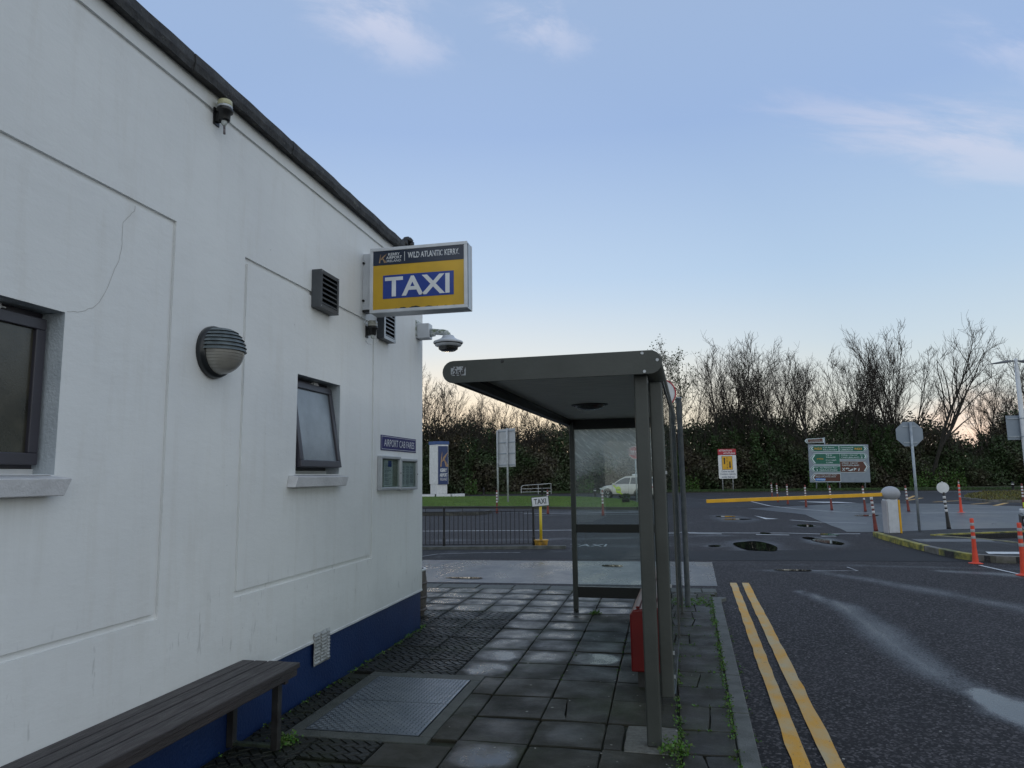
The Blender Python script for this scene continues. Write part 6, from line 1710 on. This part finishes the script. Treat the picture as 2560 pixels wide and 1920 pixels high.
# dense twiggy heart of the thicket so that nothing shows through low down
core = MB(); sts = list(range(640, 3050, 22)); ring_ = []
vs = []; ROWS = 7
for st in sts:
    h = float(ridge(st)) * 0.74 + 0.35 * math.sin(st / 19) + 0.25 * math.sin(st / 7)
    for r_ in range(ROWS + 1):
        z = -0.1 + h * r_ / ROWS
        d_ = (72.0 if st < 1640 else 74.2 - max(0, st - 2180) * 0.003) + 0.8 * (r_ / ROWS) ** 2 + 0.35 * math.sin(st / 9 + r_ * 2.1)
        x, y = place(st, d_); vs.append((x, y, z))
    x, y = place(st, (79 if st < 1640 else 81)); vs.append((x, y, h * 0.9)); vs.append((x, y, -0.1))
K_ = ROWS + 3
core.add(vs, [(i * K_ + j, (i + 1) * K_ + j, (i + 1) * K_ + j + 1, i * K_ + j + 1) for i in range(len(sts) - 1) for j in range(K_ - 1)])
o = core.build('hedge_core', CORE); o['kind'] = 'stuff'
# bare sprays standing out of the thicket top
g = np.random.default_rng(77); segs = []
for _ in range(2300):
    st = g.uniform(980, 2700); dep = 71 + g.uniform(0, 5); x, y = place(st, dep); h = float(ridge(st))
    p = np.array([x, y, h * g.uniform(0.55, 0.95)]); d = np.array([g.normal(0, 0.5), g.normal(0, 0.5), 1.0])
    L0 = g.uniform(0.8, 2.6); r_ = 0.020
    for k in range(4):
        d = d + g.normal(0, 0.22, 3); d /= np.linalg.norm(d); q = p + d * L0 / 4; segs.append((p, q, r_, r_ * 0.75)); r_ *= 0.75
        if k: 
            d2 = d + g.normal(0, 0.6, 3); d2 /= np.linalg.norm(d2); segs.append((q, q + d2 * L0 * 0.25, r_ * 0.8, 0.007))
        p = q
o = segs_mesh('hedge_sprays', segs, 3, TWIG, None); o['kind'] = 'stuff'

# ------------------------------------------------------------------ cars
def car(label, paint, loc, rz, W=1.82, Lc=4.45, roof=1.62, stripe=True):
    c = thing('taxi_car' if stripe else 'parked_car', label, 'car', loc, rz)
    # side outline, x forwards (front at +x), stations with half width
    h = W / 2
    low = [(-2.20, 0.42), (-2.22, 0.75), (-2.15, 1.02), (-1.7, 1.06), (0.75, 1.02), (1.25, 0.98), (1.85, 0.90), (2.15, 0.74), (2.22, 0.50), (2.15, 0.30), (-2.10, 0.30)]
    sx = Lc / 4.44
    def lerp_top(x): return np.interp(x, [-2.22, -2.1, -1.7, 0.75, 1.25, 1.85, 2.12, 2.22], [0.80, 1.0, 1.04, 1.02, 0.98, 0.90, 0.76, 0.55])
    xs_ = np.linspace(-2.2, 2.2, 33); secs = []
    for x in xs_:
        t = float(lerp_top(x)); b = 0.28 + (0.10 if abs(x) > 2.0 else 0); e = 1 - 0.10 * max(0, abs(x) - 1.5) / 0.7 - 0.08 * max(0, abs(x) - 2.0) / 0.2
        for wx in (1.38, -1.32):
            dx = abs(x - wx)
            if dx < 0.40: b = max(b, 0.30 + math.sqrt(max(0, 0.40 ** 2 - dx ** 2)) * 0.98)
        hw = h * e
        secs.append([(x * sx, hw * 0.93, b), (x * sx, hw, b + 0.12 if b < 0.5 else b + 0.02), (x * sx, hw, max(b + 0.05, t - 0.28)), (x * sx, hw * 0.95, t - 0.04), (x * sx, hw * 0.86, t),
                     (x * sx, -hw * 0.86, t), (x * sx, -hw * 0.95, t - 0.04), (x * sx, -hw, max(b + 0.05, t - 0.28)), (x * sx, -hw, b + 0.12 if b < 0.5 else b + 0.02), (x * sx, -hw * 0.93, b)])
    n = 10; vs = [p for s in secs for p in s]; fs = [tuple(range(n)), tuple(range(len(vs) - n, len(vs)))]
    for i in range(len(secs) - 1): fs += [(i * n + k, i * n + (k + 1) % n, (i + 1) * n + (k + 1) % n, (i + 1) * n + k) for k in range(n)]
    MB().add(vs, fs).build('body', paint, c, smooth=False, bevel=0.01)
    # cabin
    cab = [(-2.02, 1.03, 0.80), (-1.72, 1.42, 0.66), (-1.35, roof - 0.04, 0.60), (-0.5, roof, 0.60), (0.05, roof - 0.03, 0.60), (0.42, 1.44, 0.64), (1.12, 1.00, 0.80)]
    vs = []; fs = []
    for x, z, f in cab: vs += [(x * sx, h * f * 0.98, z), (x * sx, -h * f * 0.98, z), (x * sx, h * 0.86, 1.0), (x * sx, -h * 0.86, 1.0)]
    for i in range(len(cab) - 1):
        a, b = 4 * i, 4 * i + 4
        fs += [(a, b, b + 1, a + 1), (a, a + 2, b + 2, b), (a + 1, b + 1, b + 3, a + 3)]
    fs += [(0, 1, 3, 2), (len(vs) - 4, len(vs) - 2, len(vs) - 1, len(vs) - 3)]
    MB().add(vs, fs).build('cabin', paint, c)
    for s in (-1, 1):
        for pts in ([(-0.42, 1.07), (-0.42, 1.50), (0.05, 1.48), (0.38, 1.36), (0.88, 1.07)], [(-1.45, 1.07), (-1.38, 1.44), (-1.20, 1.50), (-0.50, 1.51), (-0.50, 1.07)], [(-1.86, 1.10), (-1.62, 1.40), (-1.45, 1.42), (-1.52, 1.08)]):
            q = [(x * sx, s * (h * (0.86 - (z - 1.0) / (roof - 1.0) * 0.268) + 0.012), z) for x, z in pts]
            MB().quad(*q).build('side_window', CARGLASS, c)
        MB().box((0.70, s * h * 0.90, 1.02), (0.84, s * (h + 0.12), 1.13)).build('mirror', paint, c, bevel=0.02)
        MB().box((-2.1 * sx, s * h - 0.005 if s > 0 else -h - 0.008, 0.30), (2.0 * sx, s * h + 0.008 if s > 0 else -h + 0.005, 0.36)).build('sill_trim', BLACK, c)
        for x in (-0.05, -1.1): MB().box((x - 0.10, s * (h + 0.012) - 0.01, 0.90), (x + 0.06, s * (h + 0.012) + 0.01, 0.93)).build('door_handle', ALU, c)
        for x in (-0.46, 0.95): MB().box((x, s * (h + 0.002) - 0.002, 0.40), (x + 0.012, s * (h + 0.002) + 0.002, 1.0)).build('door_gap', BLACK, c)
        MB().box((1.95 * sx, s * h * 0.55, 0.68), (2.19 * sx, s * h * 0.88, 0.78)).build('headlight', ALUWHITE, c, bevel=0.02)
        MB().box((-2.235 * sx, s * h * 0.62, 0.78), (-2.12 * sx, s * h * 0.92, 0.92)).build('tail_light', SRED, c, bevel=0.02)
        for wx in (1.38, -1.32):
            wl_ = MB().lathe([(0.20, -0.10), (0.33, -0.10), (0.35, -0.06), (0.35, 0.08), (0.33, 0.11), (0.22, 0.11)], c=(wx * sx, s * (h - 0.11), 0.35), axis='y', n=28).build('wheel', TYRE, c, smooth=True)
            rm = MB().lathe([(0.0, s * 0.09), (0.05, s * 0.095), (0.06, s * 0.06), (0.0, s * 0.05)], c=(wx * sx, s * (h - 0.11), 0.35), axis='y', n=18)
            rm.lathe([(0.205, s * 0.10), (0.23, s * 0.112), (0.235, s * 0.08)], c=(wx * sx, s * (h - 0.11), 0.35), axis='y', n=28)
            for k in range(5):
                a = 2 * math.pi * k / 5 + 0.3
                Mx = Matrix.Translation((wx * sx, s * (h - 0.11), 0.35)) @ Matrix.Rotation(a, 4, 'Y')
                rm.box((0.04, s * 0.085 - 0.012, -0.028), (0.215, s * 0.085 + 0.012, 0.028), Mx)
            rm.build('rim', RIM, wl_)
            MB().lathe([(0.0, 0), (0.2, 0)], c=(wx * sx, s * (h - 0.09), 0.35), axis='y', n=20).build('hub_shadow', BLACK, wl_)
            ah = [(0.385 * math.cos(t), 0.385 * math.sin(t)) for t in [math.pi * i / 14 for i in range(15)]]
            ai = [(0.425 * math.cos(t), 0.435 * math.sin(t)) for t in [math.pi * i / 14 for i in range(15)]]
            ac = MB()
            for i in range(14):
                ac.quad((wx * sx + ah[i][0], s * (h + 0.006), 0.34 + ah[i][1]), (wx * sx + ah[i + 1][0], s * (h + 0.006), 0.34 + ah[i + 1][1]), (wx * sx + ai[i + 1][0], s * (h + 0.006), 0.34 + ai[i + 1][1]), (wx * sx + ai[i][0], s * (h + 0.006), 0.34 + ai[i][1]))
            ac.build('arch_trim', BLACK, c)
    # windscreen, rear window, grille, bumper
    MB().quad((1.05 * sx, h * 0.74, 1.06), (1.05 * sx, -h * 0.74, 1.06), (0.45 * sx, -h * 0.58, 1.445), (0.45 * sx, h * 0.58, 1.445)).build('windscreen', CARGLASS, c).location = (0.02, 0, 0.012)
    MB().quad((-1.99 * sx, h * 0.70, 1.08), (-1.99 * sx, -h * 0.70, 1.08), (-1.74 * sx, -h * 0.58, 1.42), (-1.74 * sx, h * 0.58, 1.42)).build('rear_window', CARGLASS, c).location = (-0.03, 0, 0.012)
    MB().box((2.13 * sx, -0.5, 0.45), (2.225 * sx, 0.5, 0.68)).build('grille', BLACK, c, bevel=0.02)
    MB().box((-2.15 * sx, -h * 0.9, 0.24), (2.12 * sx, h * 0.9, 0.30)).build('underside', BLACK, c)
    if stripe:
        MB().prism([(0.24 * math.cos(t) + 0.42, 0.24 * math.sin(t) + 0.66) for t in [2 * math.pi * i / 24 for i in range(24)]], h + 0.004, h + 0.010, axis='y').build('lime_roundel', LIME, c)
        MB().prism([(0.95, 1.0), (0.78, 1.0), (0.05, 0.36), (0.25, 0.36)], h + 0.001, h + 0.0035, axis='y').build('lime_band', LIME, c)
        tx_ = text('TAXI', -0.20, 0.20, -0.06, 0.06, 0, BLACK, c, bold=0.02); tx_.location = (0.42, h + 0.014, 0.66); tx_.rotation_euler = (0, 0, math.pi)
        MB().box((-0.55, -0.30, roof + 0.01), (-0.35, 0.30, roof + 0.13)).build('roof_sign', ALUWHITE, c, bevel=0.02)
    return c
cr_ = car('champagne taxi SUV with lime TAXI roundel passing behind the shelter glass', CARPAINT, (-2.25, 51.3, ROAD), math.atan2(1.9, -2.1) + R(8))
c2 = car('white car with a lime stripe just entering the picture at the right edge', CARWHITE, (9.95, 17.55, ROAD), R(160), roof=1.46, stripe=False)
MB().box((-2.26, -0.9, 0.80), (2.1, -0.915, 0.92)).box((-2.26, 0.9, 0.80), (2.1, 0.915, 0.92)).build('lime_stripe', LIME, c2)

# ------------------------------------------------------------------ weeds, moss and litter
def weeds(name, spots, m, seed, size=0.022, per=26, rad=0.03, hgt=0.03, parent=None):
    g = np.random.default_rng(seed); P = []
    for (x, y, k) in spots:
        n = int(per * k); q = g.normal(0, 1, (n, 3)) * np.array([rad, rad, hgt * 0.5]) * math.sqrt(k); q[:, 2] = np.abs(q[:, 2]) + 0.002
        P.append(q + np.array([x, y, 0.0]))
    o = leaf_cards(name, np.concatenate(P), size, m, parent, seed, up=0.5)
    if parent is None: o['kind'] = 'stuff'
    return o
sp = []
for y in np.arange(2.2, 10.1, 0.055):
    if rnd.random() < 0.8: sp.append((rd(y, 0.197)[0] - abs(rnd.gauss(0, 0.012)), y, rnd.uniform(0.3, 1.3)))
for y in np.arange(3.2, 9.9, 0.06):
    if rnd.random() < 0.7: sp.append((0.037 + rnd.gauss(0, 0.010), y, rnd.uniform(0.3, 1.4)))
for yj in SY[4:-1]:
    for xj in np.arange(0.07, rd(yj, 0.18)[0], 0.03):
        if rnd.random() < 0.35: sp.append((xj, yj + rnd.gauss(0, 0.006), rnd.uniform(0.1, 0.5)))
weeds('joint_moss', sp, WEED, 1, size=0.014, per=22, rad=0.016, hgt=0.016)
sp = []
for y in np.arange(3.9, 7.7, 0.05):
    if rnd.random() < 0.55: sp.append((XW + 0.02 + abs(rnd.gauss(0, 0.02)), y, rnd.uniform(0.15, 0.8)))
for _ in range(26): sp.append((rnd.choice([-1.30, -0.86, -0.42]) + rnd.gauss(0, 0.006), rnd.uniform(5.8, 7.3), 0.12))
for _ in range(90): sp.append((rnd.uniform(0.06, 0.50), 9.45 + rnd.gauss(0, 0.16), 0.45))
weeds('wall_foot_weeds', sp, WEED, 2, size=0.016, per=20, rad=0.02, hgt=0.022)
sp = [(rd(y, 0.33)[0] + rnd.gauss(0, 0.012), y, rnd.uniform(0.2, 0.6)) for y in np.arange(3.2, 9.5, 0.09) if rnd.random() < 0.5]
o = weeds('gutter_moss', sp, WEED, 3, size=0.015, per=20, rad=0.018, hgt=0.02); o.location.z = ROAD
def clump(x, y, k, label):
    t = thing('weed_clump', label, 'weed', (x, y, 0)); g = np.random.default_rng(int(abs(x) * 100 + y * 10))
    n = int(260 * k); q = g.normal(0, 1, (n, 3)) * np.array([0.045, 0.05, 0.022]) * math.sqrt(k); q[:, 2] = np.abs(q[:, 2]) + 0.003
    leaf_cards('leaves', q, 0.020, WEED, t, n, up=0.4)
clump(0.0, 4.47, 1.2, 'bright green weed clump at the foot of the nearest shelter post')
clump(-2.33, 4.22, 0.8, 'small weed clump beside the nearest bench leg')
clump(-0.86 + 0.02, 8.56, 0.5, 'small weed tuft at the foot of the far front shelter post')
# pale litter specks and a few fallen leaves
g = np.random.default_rng(91); sp_ = MB()
for _ in range(70):
    x, y = g.uniform(-1.7, 0.4), g.uniform(3.9, 8.5); s = g.uniform(0.003, 0.009)
    a = g.uniform(0, 3); sp_.quad(*[(x + s * math.cos(a + i * 1.57) * (1.6 if i % 2 else 0.8), y + s * math.sin(a + i * 1.57), 0.0045) for i in range(4)])
for _ in range(90):
    x, y = g.uniform(0.6, 6), g.uniform(4, 13); s = g.uniform(0.004, 0.010)
    a = g.uniform(0, 3); sp_.quad(*[(x + s * math.cos(a + i * 1.57) * (1.6 if i % 2 else 0.8), y + s * math.sin(a + i * 1.57), ROAD + 0.016) for i in range(4)])
o = sp_.build('litter_specks', mat('pale_litter', (0.38, 0.37, 0.33), 0.6)); o['kind'] = 'stuff'
